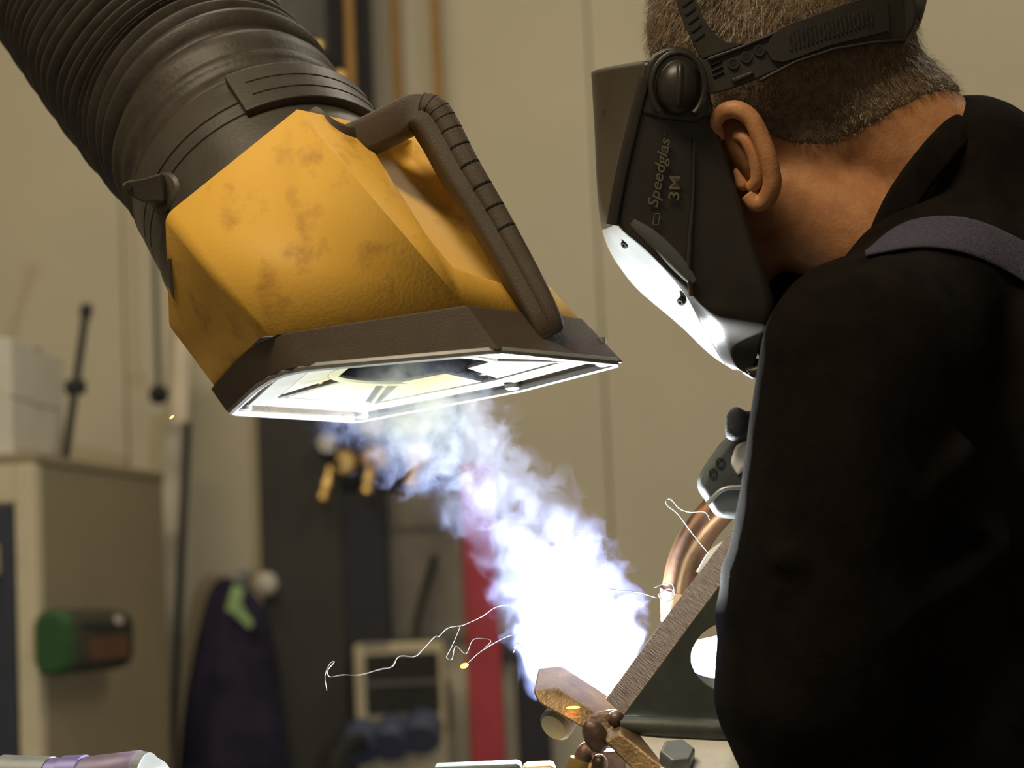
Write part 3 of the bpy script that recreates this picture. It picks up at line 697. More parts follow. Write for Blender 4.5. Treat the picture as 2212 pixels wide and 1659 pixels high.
# upright behind the joint and the fixture legs that carry the bracket down to the table
pz = V(1400, 1700, 1.62)
for (px, py, d) in ((1300, 1620, 1.62), (1640, 1600, 1.62)):
    q = V(px, py, d); MB().box((q.x, q.y, (q.z + TABLE_Z) / 2), .016, .016, (q.z - TABLE_Z) / 2).build('fixture_leg', M_burnt, wp, bevel=0.002)
# rear plate of the bracket behind the arc: carries the pipe end
rp_ = [V(1420, 1560, 1.745), V(1520, 1395, 1.745), V(1590, 1380, 1.745), V(1760, 1380, 1.745), V(1820, 1590, 1.745)]
MB().prism(rp_, vdir(-.004, .004, .008)).build('rear_plate', M_galv, wp, bevel=0.001)
MB().sweep(catmull([V(1530, 1250, 1.625), V(1560, 1205, 1.625), V(1620, 1180, 1.63), V(1700, 1190, 1.635)], 5), .010, 12).build('rounded_corner_bar', M_galv, wp, smooth=True)

# ---- things lying on the table at the lower edge of the picture
base = V(-40, 1720, 1.62); rr = 0.031; base.z = TABLE_Z + rr
tb = thing('steel_tube_tool', 'metal cylinder tool with brass end and painted lilac arc light, lying on the table', 'tool', base)
ax = (V(330, 1720, 1.60) - V(-40, 1720, 1.62)); ax.z = 0; ax.normalize()
topy = W(100, 1634, base.y).z
rr2 = (V(100, 1634, 1.61).z - TABLE_Z) / 2
base.z = TABLE_Z + rr2
mpp = 1.61 / FPX
def lz(px): return (px + 40) * mpp
MB().lathe(base, ax, [(lz(-160), rr2 * .9), (lz(-150), rr2 * 1.02), (lz(8), rr2 * 1.03), (lz(12), rr2 * .98)], 40).build('brass_end', M_brass, tb, smooth=True)
MB().lathe(base, ax, [(lz(12), rr2 * 1.05), (lz(60), rr2 * 1.02), (lz(122), rr2 * .99)], 40).build('grey_sleeve', M_greymet, tb, smooth=True)
MB().lathe(base, ax, [(lz(122), rr2 * .97), (lz(150), rr2 * .97), (lz(152), rr2 * 1.0), (lz(196), rr2 * 1.0), (lz(200), rr2 * .96)], 40).build('violet_lit_band', mat('violet_lit_band', (.22, .19, .50), .35, metal=.3), tb, smooth=True)  # violet put into the colour for the arc's purple light
MB().lathe(base, ax, [(lz(200), rr2 * .97), (lz(260), rr2 * 1.01), (lz(318), rr2 * 1.045), (lz(322), rr2 * 1.03)], 40).build('lilac_sleeve', M_lilac, tb, smooth=True)
MB().lathe(base, ax, [(lz(322), rr2 * 1.03), (lz(340), rr2 * 1.0), (lz(342), rr2 * .97), (lz(366), rr2 * .85), (lz(380), rr2 * .66), (lz(392), rr2 * .4)], 40).build('rounded_cap', M_greymet, tb, smooth=True)
q0, q1 = V(930, 1650, 1.62), V(1128, 1650, 1.62)
st = thing('bar_stock', 'grey flat bar with brass ends at the bottom edge beside the bracket', 'bar', ((q0.x + q1.x) / 2, q0.y, TABLE_Z))
zt = V(1030, 1652, 1.62).z
MB().box(((q0.x + q1.x) / 2, q0.y + .02, (zt + TABLE_Z) / 2), (q1.x - q0.x) / 2, .02, (zt - TABLE_Z) / 2).build('bar_body', M_steel, st, bevel=0.004)
MB().box((q0.x - .006, q0.y + .02, (zt + TABLE_Z) / 2 - .002), .010, .022, (zt - TABLE_Z) / 2 - .002).build('brass_end', M_brass, st, bevel=0.004)
MB().box((q1.x + .012, q0.y + .02, (zt + TABLE_Z) / 2 - .001), .012, .022, (zt - TABLE_Z) / 2 - .001).build('brass_end', M_brass, st, bevel=0.004)

# ================================================================== WELDING TORCH
to = thing('welding_torch', 'welding torch with curved copper neck and grey plastic handle', 'torch', V(1600, 1000, 1.68))
neck = catmull([V(1446, 1420, 1.700), V(1456, 1345, 1.700), V(1466, 1275, 1.698), V(1482, 1205, 1.694), V(1518, 1140, 1.688), V(1560, 1092, 1.684), V(1600, 1052, 1.68)], 6)
MB().sweep(neck[12:], .0128, 20).build('neck', M_copper, to, smooth=True)
MB().sweep(neck[6:13], [.010, .0105, .0112, .0118, .0124, .0135, .0140], 20).build('nozzle', M_copper, to, smooth=True)
MB().sweep(neck[2:8], .0035, 10).build('contact_tip', M_brass, to, smooth=True)
hpoly = [V(1548, 1118, 1.660), V(1508, 1050, 1.660), V(1526, 1014, 1.660), V(1562, 962, 1.660), V(1600, 925, 1.660), V(1760, 760, 1.665), V(1820, 810, 1.665), V(1660, 1000, 1.660), V(1605, 1125, 1.660)]
hd2 = MB().prism(hpoly, fw * .036).build('torch_handle', M_torch, to, bevel=0.006, seg=3)
MB().sweep(catmull([V(1528, 1088, 1.660), V(1560, 1058, 1.658), V(1600, 1052, 1.658)], 5), .0018, 8).build('front_seam', M_greymet, hd2, smooth=True)
for (x, y) in ((1540, 1023), (1556, 1000)):
    cc = V(x, y, 1.6592); MB().sweep([cc + rt * (.0028 * math.cos(a)) + up * (.0034 * math.sin(a)) for a in [2 * math.pi * k / 14 for k in range(14)]], .0006, 6, closed=True).build('moulded_mark', M_groove, hd2)
MB().prism([V(1578, 1000, 1.656), V(1590, 962, 1.656), V(1618, 950, 1.656), V(1618, 1000, 1.656), V(1595, 1030, 1.656)], fw * .01).build('trigger', M_galv, to, bevel=0.003)

# ================================================================== WELDING ARC (the light source of the picture)
ARC = V(1308, 1484, 1.722)
arc = MB().ell(ARC, .0045, .0045, .0045).build('welding_arc', M_arc, smooth=True)
tag(arc, 'blinding white welding arc at the foot of the smoke', 'arc')
L_ = bpy.data.lights.new('arc_light', 'POINT'); L_.energy = 30; L_.color = (.86, .93, 1.0); L_.shadow_soft_size = .006
lo_ = bpy.data.objects.new('arc_light', L_); COL.objects.link(lo_); lo_.location = ARC + vdir(-.012, .014, -.002)

# ================================================================== WELDER
DS = 1.69                                            # depth of the sagittal plane of head and torso
HIP = Vector((0.56, 1.66, 0.96))
person = thing('person', 'welder in black sweater with blue strap bending over the work, face behind helmet', 'person', (0.6, 1.66, 0))
# body: skull, face, neck, trunk and legs as one surface (mostly under the clothes)
mb = MB()
hx = vdir(1, 0.10, 0).normalized(); hz = vdir(-0.10, 1, 0).normalized()
mb.ell(V(1684, 60, DS), .096, .079, .108, X=hx, Y=fw, Z=hz, n=32, k=20)
mb.ell(V(1800, 120, DS), .060, .068, .075, X=hx, Y=fw, Z=hz, n=28, k=16)
mb.ell(V(1560, 300, DS), .062, .066, .080, X=hx, Y=fw, Z=hz, n=28, k=16)
mb.cap(V(1700, 330, DS), V(1590, 540, DS), .062, .040)
mb.cap(V(1640, 420, DS - .035), V(1560, 560, DS - .01), .026, .022)
mb.cap(V(1640, 420, DS + .035), V(1560, 560, DS + .01), .026, .022)
mb.cap(V(1440, 330, DS), V(1400, 420, DS), .016, .014)           # nose, hidden by the helmet
mb.cap(V(1820, 210, DS), V(2075, 440, DS), .062, .058)           # neck
mb.cap(V(1700, 430, DS - .02), V(1930, 560, DS - .02), .045, .05)
mb.cap(V(2090, 460, DS), V(2300, 900, DS), .06, .12)
sh_n, sh_f = V(1860, 768, 1.50), V(1960, 770, 1.86)
el_n, el_f = V(1750, 1470, 1.505), V(1900, 1300, 1.90)
wr_n, wr_f = V(1820, 1780, 1.54), V(1880, 1040, 1.79)
mb.cap(sh_n, el_n, .045, .036); mb.cap(el_n, wr_n, .036, .027); mb.cap(sh_f, el_f, .045, .036); mb.cap(el_f, wr_f, .036, .027)
mb.cap(V(2090, 600, DS), sh_n, .05, .045); mb.cap(V(2090, 600, DS), sh_f, .05, .045)
chest = V(2270, 860, DS)
mb.cap(chest, HIP, .12, .12)
for sy in (-1, 1):
    h_ = HIP + Vector((0, sy * .085, -.02)); kn_ = Vector((.52, 1.66 + sy * .11, .50)); an = Vector((.62, 1.66 + sy * .12, .09))
    mb.cap(h_, kn_, .075, .052); mb.cap(kn_, an, .050, .036)
body = organic(mb, 'body', M_skin, person, .005, 8)
# ear: helix rim, lobe and bowl joined to the body mesh
def add_mesh(target, mb2):
    bm_ = bmesh.new(); bm_.from_mesh(target.data)
    tmp = bpy.data.meshes.new('t'); tmp.from_pydata(mb2.v, [], mb2.f); tmp.update()
    b2 = bmesh.new(); b2.from_mesh(tmp); bmesh.ops.recalc_face_normals(b2, faces=b2.faces); b2.to_mesh(tmp); b2.free()
    bm_.from_mesh(tmp); bm_.to_mesh(target.data); bm_.free(); bpy.data.meshes.remove(tmp)
    for p in target.data.polygons: p.use_smooth = True
ear = MB()
helix = catmull([V(1556, 300, 1.606), V(1546, 268, 1.600), V(1562, 243, 1.596), V(1592, 237, 1.592), V(1622, 256, 1.590), V(1645, 300, 1.590), V(1662, 350, 1.592), V(1668, 398, 1.597), V(1654, 430, 1.603), V(1634, 438, 1.606), V(1620, 420, 1.608)], 5)
hr = [lerp(.0042, .0066, min(1, i / 14)) * (1.0 if i < 34 else 1.05) for i in range(len(helix))]
ear.sweep(helix, hr, 12)
ear.sweep(catmull([V(1588, 290, 1.604), V(1610, 300, 1.598), V(1630, 340, 1.597), V(1636, 385, 1.600), V(1622, 408, 1.606)], 5), [.003] + [.0050] * 20, 10)     # antihelix
cen = V(1608, 340, 1.617)
bowl = [lerp(cen, p, .97) + fw * .002 for p in helix]
ear.loft([bowl, [lerp(cen, p, .45) + fw * .004 for p in helix], [lerp(cen, p, .1) + fw * .008 for p in helix]])
ear.loft([bowl, [p + fw * .022 + (cen - p) * .15 for p in helix]])
ear.cap(V(1604, 398, 1.610), V(1596, 372, 1.611), .005, .004)      # tragus side
# trousers and boots (below the frame)
mb = MB()
mb.cap(HIP + Vector((-.03, 0, .10)), HIP, .155, .16)
for sy in (-1, 1):
    h_ = HIP + Vector((0, sy * .085, -.02)); kn_ = Vector((.52, 1.66 + sy * .11, .50)); an = Vector((.62, 1.66 + sy * .12, .10))
    mb.cap(h_, kn_, .10, .075); mb.cap(kn_, an, .075, .07)
organic(mb, 'trousers', M_trous, person, .012, 4)
for sy in (-1, 1):
    mb = MB(); an = Vector((.62, 1.66 + sy * .12, .10))
    mb.cap(an + Vector((0, 0, .06)), an + Vector((0, 0, -.02)), .062, .066); mb.ell(an + Vector((-.085, 0, -.055)), .15, .05, .048)
    mb.box(an + Vector((-.075, 0, -.088)), .15, .046, .012)
    organic(mb, 'boot', M_boot, person, .008, 3)
# sweater
mb = MB()
mb.cap(V(2120, 520, DS - .02), V(1888, 764, 1.515), .055, .066)
mb.cap(V(2100, 400, DS), V(2290, 800, DS), .066, .14)
mb.cap(V(1775, 700, DS), V(1950, 860, DS), .055, .09)
mb.cap(V(2085, 505, DS + .015), sh_f, .066, .067)
mb.cap(V(2095, 470, DS), V(2290, 860, DS), .074, .155)
mb.cap(sh_n, V(1806, 1110, 1.50), .0675, .066); mb.cap(V(1806, 1110, 1.50), el_n, .066, .066)
mb.cap(V(1880, 800, 1.56), V(1990, 1150, 1.60), .075, .09)
mb.cap(el_n, wr_n, .066, .045)
mb.cap(sh_f, el_f, .068, .060); mb.cap(el_f, wr_f, .060, .042)
mb.cap(V(2290, 860, DS), HIP + Vector((-.02, 0, .10)), .165, .165)
mb.cap(V(1960, 1200, 1.60), V(2080, 1800, 1.62), .085, .11)
mb.cap(V(2000, 900, DS - .03), V(2200, 1500, DS - .03), .10, .13)
mb.cap(V(1577, 1232, 1.512), V(1700, 1210, 1.446), .0075, .010)     # fold at the inside of the elbow
mb.cap(V(1562, 1330, 1.512), V(1690, 1285, 1.448), .008, .008)
mb.cap(V(1840, 800, 1.450), V(1990, 1040, 1.465), .010, .010)
mb.cap(V(1850, 1180, 1.445), V(2080, 980, 1.47), .012, .012)
mb.cap(V(1900, 1350, 1.46), V(2150, 1180, 1.51), .014, .014)
sweater = organic(mb, 'sweater', M_sweat, person, .006, 7)
nrms = [v.normal.copy() for v in sweater.data.vertices]; newco = []
for v, nv in zip(sweater.data.vertices, nrms):
    q = v.co; f = mnoise.noise(q * 16) * .0045 + mnoise.noise(Vector((q.x * 22, q.y * 22, q.z * 9))) * .0025
    newco += list(q + nv * f)
sweater.data.vertices.foreach_set('co', newco); sweater.data.update()
# knitted collar ring round the neck
cax = vdir(.80, -.60, 0)
nearc = catmull([V(2112, 216, DS), V(2056, 256, 1.645), V(1992, 322, 1.614), V(1924, 416, 1.604), V(1880, 515, 1.606), V(1852, 600, 1.63), V(1846, 640, DS)], 5)
farc = [mirror_d(p, DS) for p in nearc[1:-1]][::-1]
loop = [p + cax * .010 for p in nearc + farc]
MB().sweep(loop, 1, section=[(p[0], p[1]) for p in rrect(.012, .0040, .0038, 3)], upv=cax, closed=True).build('collar_band', M_sweat, sweater, smooth=True)
# shoulder strap laid over the sweater
from mathutils.bvhtree import BVHTree
bmS = bmesh.new(); bmS.from_mesh(sweater.data); bvh = BVHTree.FromBMesh(bmS)
def onto(px, py, lift, dflt):
    d = (V(px, py, 1.0) - CP).normalized()
    h = bvh.ray_cast(CP, d)
    if h[0] is None: return V(px, py, dflt), -fw
    return h[0] + h[1] * lift, h[1]
upper = [(1868, 552), (1884, 542), (1915, 508), (1962, 481), (2020, 471), (2080, 472), (2140, 490), (2212, 524), (2300, 572), (2420, 660)]
lower = [(1872, 560), (1892, 556), (1945, 546), (1990, 540), (2045, 545), (2095, 556), (2150, 578), (2212, 612), (2290, 662), (2390, 745)]
lpts = []; tops = []
for (a, b) in zip(upper, lower):
    row = []
    for q in range(7):
        p, nn = onto(lerp(a[0], b[0], q / 6), lerp(a[1], b[1], q / 6), .0035, 1.55); row.append((p, nn))
    tops.append(row)
# smooth the strap surface so that it bridges small folds
for it in range(3):
    for i in range(1, len(tops) - 1):
        for q in range(7):
            tops[i][q] = ((tops[i][q][0] * 2 + tops[i - 1][q][0] + tops[i + 1][q][0]) / 4 if it == 9 else tops[i][q][0], tops[i][q][1])
vs = [p for row in tops for p, _ in row] + [p - nn * .0022 for row in tops for p, nn in row]
N7 = 7; NR_ = len(tops); fs = []
for i in range(NR_ - 1):
    for q in range(6):
        a = i * 7 + q; fs.append([a, a + 1, a + 8, a + 7]); o_ = NR_ * 7; fs.append([o_ + a, o_ + a + 7, o_ + a + 8, o_ + a + 1])
    for q in (0, 6):
        a = i * 7 + q; fs.append([a, a + 7, NR_ * 7 + a + 7, NR_ * 7 + a])
mbs = MB(); mbs.add(vs, fs); mbs.build('shoulder_strap', M_strap, person, smooth='all', subsurf=1)
bmS.free()

# ---- hair: cap cut from the skull plus short strands
hairpoly = [(1200, -900), (1200, 130), (1400, 175), (1500, 232), (1560, 232), (1600, 226), (1640, 258), (1662, 292), (1700, 312), (1760, 318), (1815, 308), (1862, 284), (1905, 252), (1950, 222), (2000, 200), (2060, 196), (2120, 204), (2300, 100), (2300, -900)]
def inside(x, y, poly):
    c = False; j = len(poly) - 1
    for i in range(len(poly)):
        xi, yi = poly[i]; xj, yj = poly[j]
        if (yi > y) != (yj > y) and x < (xj - xi) * (y - yi) / (yj - yi) + xi: c = not c
        j = i
    return c
bm_ = bmesh.new(); bm_.from_mesh(body.data)
bm_.faces.ensure_lookup_table()
kill = []
for f in bm_.faces:
    c = f.calc_center_median(); x, y, d_ = PX(c)
    jit = 10 * mnoise.noise(c * 90)
    if not (inside(x, y + jit, hairpoly) and 1.58 < d_ < 1.80 and f.calc_area() > 2e-6): kill.append(f)
bmesh.ops.delete(bm_, geom=kill, context='FACES')
for it in range(6):
    upd = {}
    for v in bm_.verts:
        nb = [e.other_vert(v) for e in v.link_edges if e.is_boundary]
        if len(nb) >= 2: upd[v] = v.co * .4 + sum((q.co for q in nb), Vector()) * (.6 / len(nb))
    for v, c in upd.items(): v.co = c
bm_.normal_update()
for v in bm_.verts:
    edge = any(e.is_boundary for e in v.link_edges)
    v.co += v.normal * ((.0006 if edge else .0028) + .0008 * mnoise.noise(v.co * 120))
hm = bpy.data.meshes.new('hair'); bm_.to_mesh(hm)
faces = [(f.calc_center_median().copy(), f.normal.copy(), f.calc_area()) for f in bm_.faces]
bm_.free(); hm.materials.append(M_hair)
hair = link('hair', hm, person, smooth='all')
add_mesh(body, ear)
crown = V(1790, -170, DS)
rnd = random.Random(3); vs, fs = [], []
near = [f for f in faces if f[1].dot(fw) < .35]
for k in range(15000):
    c, nn, ar = rnd.choice(near)
    c = c + Vector((rnd.uniform(-1, 1), rnd.uniform(-1, 1), rnd.uniform(-1, 1))) * .0028
    x, y, d_ = PX(c)
    t_ = c - crown + vdir(rnd.gauss(0, .03), rnd.gauss(-.05, .03), 0)
    t_ = (t_ - nn * t_.dot(nn))
    if t_.length < 1e-4: continue
    t_ = (t_.normalized() + Vector((rnd.gauss(0, .22), rnd.gauss(0, .22), rnd.gauss(0, .22)))).normalized()
    top_h = max(0.35, min(1.0, (330 - y) / 220.0))
    ln = rnd.uniform(.006, .013) * top_h
    s_ = t_.cross(nn).normalized() * rnd.uniform(.00016, .00030)
    o_ = len(vs)
    mid = c + t_ * ln * .55 + nn * (.0012 + rnd.uniform(0, .0014)); tip = c + t_ * ln + nn * rnd.uniform(.0002, .0022)
    vs += [c - s_, c + s_, mid + s_ * .8, mid - s_ * .8, tip]
    fs += [[o_, o_ + 1, o_ + 2, o_ + 3], [o_ + 3, o_ + 2, o_ + 4]]
mb = MB(); mb.v = vs; mb.f = fs; mb.mi = [0] * len(fs)
o = mb.build('hair_strands', M_hair2, hair, recalc=False, kind='stuff')

# ---- gloved hands
def hand(name, wrist, palm, fdir, pnorm, curls, thumb, parent, extra=()):
    "glove: palm and five fingers; fdir along the fingers, pnorm out of the palm"
    mb = MB(); fdir = fdir.normalized(); pnorm = (pnorm - fdir * pnorm.dot(fdir)).normalized(); sd_ = fdir.cross(pnorm)
    mb.cap(wrist, palm, .030, .034)
    kb = palm + fdir * .035
    for q in (-1.5, -.5, .5, 1.5): mb.cap(palm - fdir * .02 + sd_ * .012 * q, kb + sd_ * .019 * q, .017, .0135)
    for q, ln, cu in zip((-1.5, -.5, .5, 1.5), (.070, .082, .078, .062), curls):
        p = kb + sd_ * .0205 * q; ang = 0.25
        for k, fr in enumerate((.45, .32, .23)):
            ang += cu; dv = fdir * math.cos(ang) + pnorm * math.sin(ang)
            p2 = p + dv * ln * fr; mb.cap(p, p2, .0125 - .0012 * k, .0118 - .0014 * k, 14); p = p2
    p = palm - sd_ * .03 - fdir * .012
    for k, dv in enumerate(thumb):
        dv = fdir * dv[0] + pnorm * dv[1] - sd_ * dv[2]; p2 = p + dv.normalized() * (.032 - .004 * k); mb.cap(p, p2, .015 - .0015 * k, .0135 - .0015 * k, 14); p = p2
    for e_ in extra: mb.cap(*e_, 14)
    return organic(mb, name, M_glove, parent, .0035, 4)
hand('glove', wr_f, V(1850, 975, 1.75), vdir(-.15, .30, -.93), vdir(-.85, -.45, 0), (.35, .4, .4, .45), [(.5, .6, .5), (.8, .5, .1), (.9, .2, 0)], person,
     extra=[(V(1800, 935, 1.735), V(1735, 925, 1.715), .014, .0135), (V(1735, 925, 1.715), V(1650, 918, 1.675), .0135, .0120), (V(1650, 918, 1.675), V(1594, 914, 1.652), .0120, .0085), (V(1590, 900, 1.652), V(1586, 934, 1.650), .0078, .0078)])
tz = V(1790, 1850, 1.57); tz.z = TABLE_Z + .036
hand('glove', wr_n, tz, Vector((-.9, .3, -.1)), Vector((0, 0, -1)), (.12, .12, .12, .15), [(.6, .2, .7), (.8, .2, .3), (.9, .1, 0)], person)

# ================================================================== WELDING HELMET
hel = thing('welding_helmet', 'black welding helmet with headband worn by the welder', 'helmet', V(1600, 400, DS))
def mir_h(p): return mirror_d(p, DS) + rt * .014
DN = 1.588                                             # depth of the near wing
rowsH = [  # y-rows: rear edge R, crease C, front border L, middle M, front centre F
    ((1526, 172), (1498, 160), (1394, 130), (1330, 142), (1258, 158)),
    ((1541, 240), (1499, 238), (1376, 228), (1326, 228), (1267, 225)),
    ((1558, 305), (1500, 300), (1360, 292), (1322, 298), (1275, 300)),
    ((1580, 375), (1499, 368), (1344, 360), (1314, 368), (1283, 370)),
    ((1598, 430), (1497, 430), (1331, 425), (1308, 432), (1291, 432)),
    ((1622, 505), (1492, 500), (1320, 488), (1309, 500), (1304, 500)),
    ((1642, 560), (1489, 560), (1382, 524), (1338, 540), (1318, 552)),
    ((1658, 605), (1489, 605), (1437, 582), (1372, 586), (1334, 594)),
    ((1676, 660), (1494, 645), (1490, 641), (1420, 632), (1352, 624)),
    ((1660, 708), (1560, 690), (1510, 696), (1462, 686), (1412, 662)),
    ((1640, 748), (1570, 735), (1540, 742), (1508, 732), (1478, 715)),
    ((1612, 846), (1594, 826), (1574, 816), (1556, 802), (1543, 780)),
    ((1690, 770), (1680, 775), (1674, 778), (1668, 780), (1664, 782)),
]
dcol = (DN + .012, DN + .004, DN, DN + .040, DS)
cols = []
for ri, row in enumerate(rowsH):
    dd = list(dcol)
    if ri >= 8: dd = [DN + .012, DN + .006, DN + .012, DN + .050, DS]
    if ri >= 10: dd = [DN + .030, DN + .030, DN + .036, DN + .065, DS]
    if ri == 8: row = row[:2] + ((1489, 641),) + row[3:]
    near_ = [V(p[0], p[1], d_) for p, d_ in zip(row, dd)]
    if ri <= 6: near_[4] = near_[4] - rt * .0035; near_[3] = near_[3] - rt * .002
    far_ = [mir_h(p) for p in near_[:-1]][::-1]
    cols.append(near_ + far_)
mb = MB(); nc = 9
mb.loft(cols, close=False, caps=False)
mb.mi = []
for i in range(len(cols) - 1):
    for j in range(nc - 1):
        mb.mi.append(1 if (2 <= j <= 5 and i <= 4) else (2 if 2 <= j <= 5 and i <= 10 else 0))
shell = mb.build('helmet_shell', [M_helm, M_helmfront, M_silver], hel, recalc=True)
bmh = bmesh.new(); bmh.from_mesh(shell.data); bmh.edges.ensure_lookup_table()
cl_ = bmh.edges.layers.float.get('crease_edge') or bmh.edges.layers.float.new('crease_edge')
for e in bmh.edges:
    a, b = sorted((e.verts[0].index, e.verts[1].index)); ca, cb_ = a % nc, b % nc; ra, rb = a // nc, b // nc
    if ca == cb_ and ca in (2, 6): e[cl_] = .85
    if ca == cb_ and ca in (1, 7) and ra >= 4: e[cl_] = .55
    if e.is_boundary: e[cl_] = .8
bmh.to_mesh(shell.data); bmh.free()
for p in shell.data.polygons: p.use_smooth = True
md = shell.modifiers.new('sub', 'SUBSURF'); md.levels = 3; md.render_levels = 3
md = shell.modifiers.new('solid', 'SOLIDIFY'); md.thickness = .003; md.offset = -1
# rounded pivot lobes, near and far, with their tightening knobs
lobe = [(1392, 172), (1396, 140), (1412, 116), (1438, 102), (1466, 98), (1494, 108), (1514, 130), (1524, 160), (1530, 200), (1538, 250), (1500, 262), (1440, 258), (1380, 245)]
for sgn in (0, 1):
    pl = [V(x, y, DN - .001) for x, y in lobe]
    if sgn: pl = [mir_h(p) for p in pl]
    MB().prism(pl, fw * (.007 if not sgn else -.007)).build('pivot_lobe', M_helm, hel, bevel=0.003, seg=3)
    c = V(1464, 188, DN - .004); c = mir_h(c) if sgn else c; s_ = -1 if not sgn else 1
    kn = MB().ell(c, .0150, .0125, .0195, X=vdir(1, -.05, 0), Y=fw, Z=vdir(.05, 1, 0), n=28, k=16).build('pivot_knob', M_helm, hel, smooth=True)
    MB().ell(c + fw * (s_ * .0075) + rt * .0005, .0038, .0065, .0165, X=vdir(1, -.05, 0), Y=fw, Z=vdir(.05, 1, 0)).build('knob_ridge', M_helm, kn, smooth=True)
    rim_ = [c + fw * (-s_ * -.004) + vdir(1, -.05, 0) * (.0185 * math.cos(a)) + vdir(.05, 1, 0) * (.0235 * math.sin(a)) for a in [R(-50 + 280 * k / 30) for k in range(31)]]
    MB().sweep(rim_, .0022, 8).build('lobe_bead', M_helm, hel, smooth=True)
# glossy raised bead along the front border of the wing
bead = catmull([V(1394, 170, DN - .001), V(1377, 230, DN - .001), V(1361, 294, DN - .001), V(1345, 362, DN - .001), V(1332, 427, DN - .001), V(1322, 486, DN - .0005)], 5)
for sgn in (0, 1):
    MB().sweep([mir_h(p) if sgn else p for p in bead], 1, section=rrect(.0042, .0022, .002, 3), upv=vdir(1, .2, 0)).build('wing_bead', M_helm, hel, smooth=True)
# pinch crease ridge on the wing
cr = catmull([V(1500, 300, DN + .0030), V(1497, 430, DN + .0026), V(1490, 520, DN + .0018), V(1488, 580, DN + .001), V(1494, 640, DN + .001)], 6)
MB().sweep(cr, [.0008 + .0012 * min(1, i / 12) for i in range(len(cr))], 8).build('wing_ridge', M_helm, hel, smooth=True)
# ridge above the bright facet
fr = catmull([V(1352, 492, DN + .001), V(1400, 530, DN + .001), V(1450, 580, DN + .001), V(1486, 622, DN + .001)], 6)
MB().sweep([p + vdir(.004, .004, 0) for p in fr], [math.sin(math.pi * (.08 + .84 * i / (len(fr) - 1))) ** .5 for i in range(len(fr))], section=[(.0058 * math.cos(R(18 * q)), .0034 * math.sin(R(18 * q))) for q in range(20)], upv=vdir(.7, .7, 0)).build('facet_ridge', M_ridge, hel, smooth=True)
for (x, y, d_) in ((1351, 527, DN + .020), (1473, 650, DN + .016)):
    c = V(x, y, d_); ax = vdir(-.55, -.55, -.62)
    s_ = MB().lathe(c - ax * .006, ax, [(0, .0030), (.0075, .0030), (.0085, .0022), (.0085, .0010), (.006, .0010)], 14).build('shell_screw', M_black, hel, smooth=True)
# lens window at the front
fl = [V(1264, 230, DS), V(1288, 430, DS)]
Zl = (fl[0] - fl[1]).normalized(); Nl = fw.cross(Zl).normalized(); Nl = Nl if Nl.dot(rt) < 0 else -Nl
c = lerp(fl[0], fl[1], .5)
c = c - Nl * .012
lf_ = MB().box(c + Nl * .0005, .046, .002, .027, X=fw, Y=Nl, Z=Zl).build('lens_frame', M_helmfront, hel, bevel=0.001)
MB().box(c + Nl * .002, .040, .0015, .021, X=fw, Y=Nl, Z=Zl).build('lens', M_lens, lf_)
# lettering and outline mark on the wing
def text(s, p0, p1, px_h, name, shear=0.0, bold=0.0):
    cu = bpy.data.curves.new(name, 'FONT'); cu.body = s; cu.shear = shear; cu.offset = bold; cu.extrude = .01; cu.size = 1.0
    o = bpy.data.objects.new('t', cu); COL.objects.link(o)
    dg = bpy.context.evaluated_depsgraph_get(); dg.update()
    me = bpy.data.meshes.new_from_object(o.evaluated_get(dg)); bpy.data.objects.remove(o)
    xs = [v.co.x for v in me.vertices]; x0, x1 = min(xs), max(xs)
    ys = [v.co.y for v in me.vertices]; y0, y1 = min(ys), max(ys)
    X = (p1 - p0); L = X.length; X.normalize(); Z = (-fw - X * (-fw).dot(X)).normalized(); Y = Z.cross(X)
    hgt = px_h * DN / FPX
    for v in me.vertices:
        v.co = p0 + X * ((v.co.x - x0) / (x1 - x0) * L) + Y * ((v.co.y - (0 if s != '3M' else y0)) / (y1 - (0 if s != '3M' else y0)) * hgt) + Z * (v.co.z * .02)
    me.materials.clear(); me.materials.append(M_print)
    return link(name, me, hel)
text('Speedglas', V(1420, 449, DN - .0006), V(1448, 300, DN - .0006), 23, 'lettering', .22, .008)
text('3M', V(1467, 432, DN - .0006), V(1470, 381, DN - .0006), 24, 'lettering', 0, .012)
text('TM', V(1437, 294, DN - .0006), V(1438, 287, DN - .0006), 4, 'lettering')
sq = [V(1410, 486, DN - .0006), V(1414, 462, DN - .0006), V(1426, 461, DN - .0006), V(1422, 486, DN - .0006)]
MB().sweep([lerp(sq[i], sq[(i + 1) % 4], q) for i in range(4) for q in (.05, .5, .95)], .0004, 6, closed=True).build('outline_mark', M_print, hel)

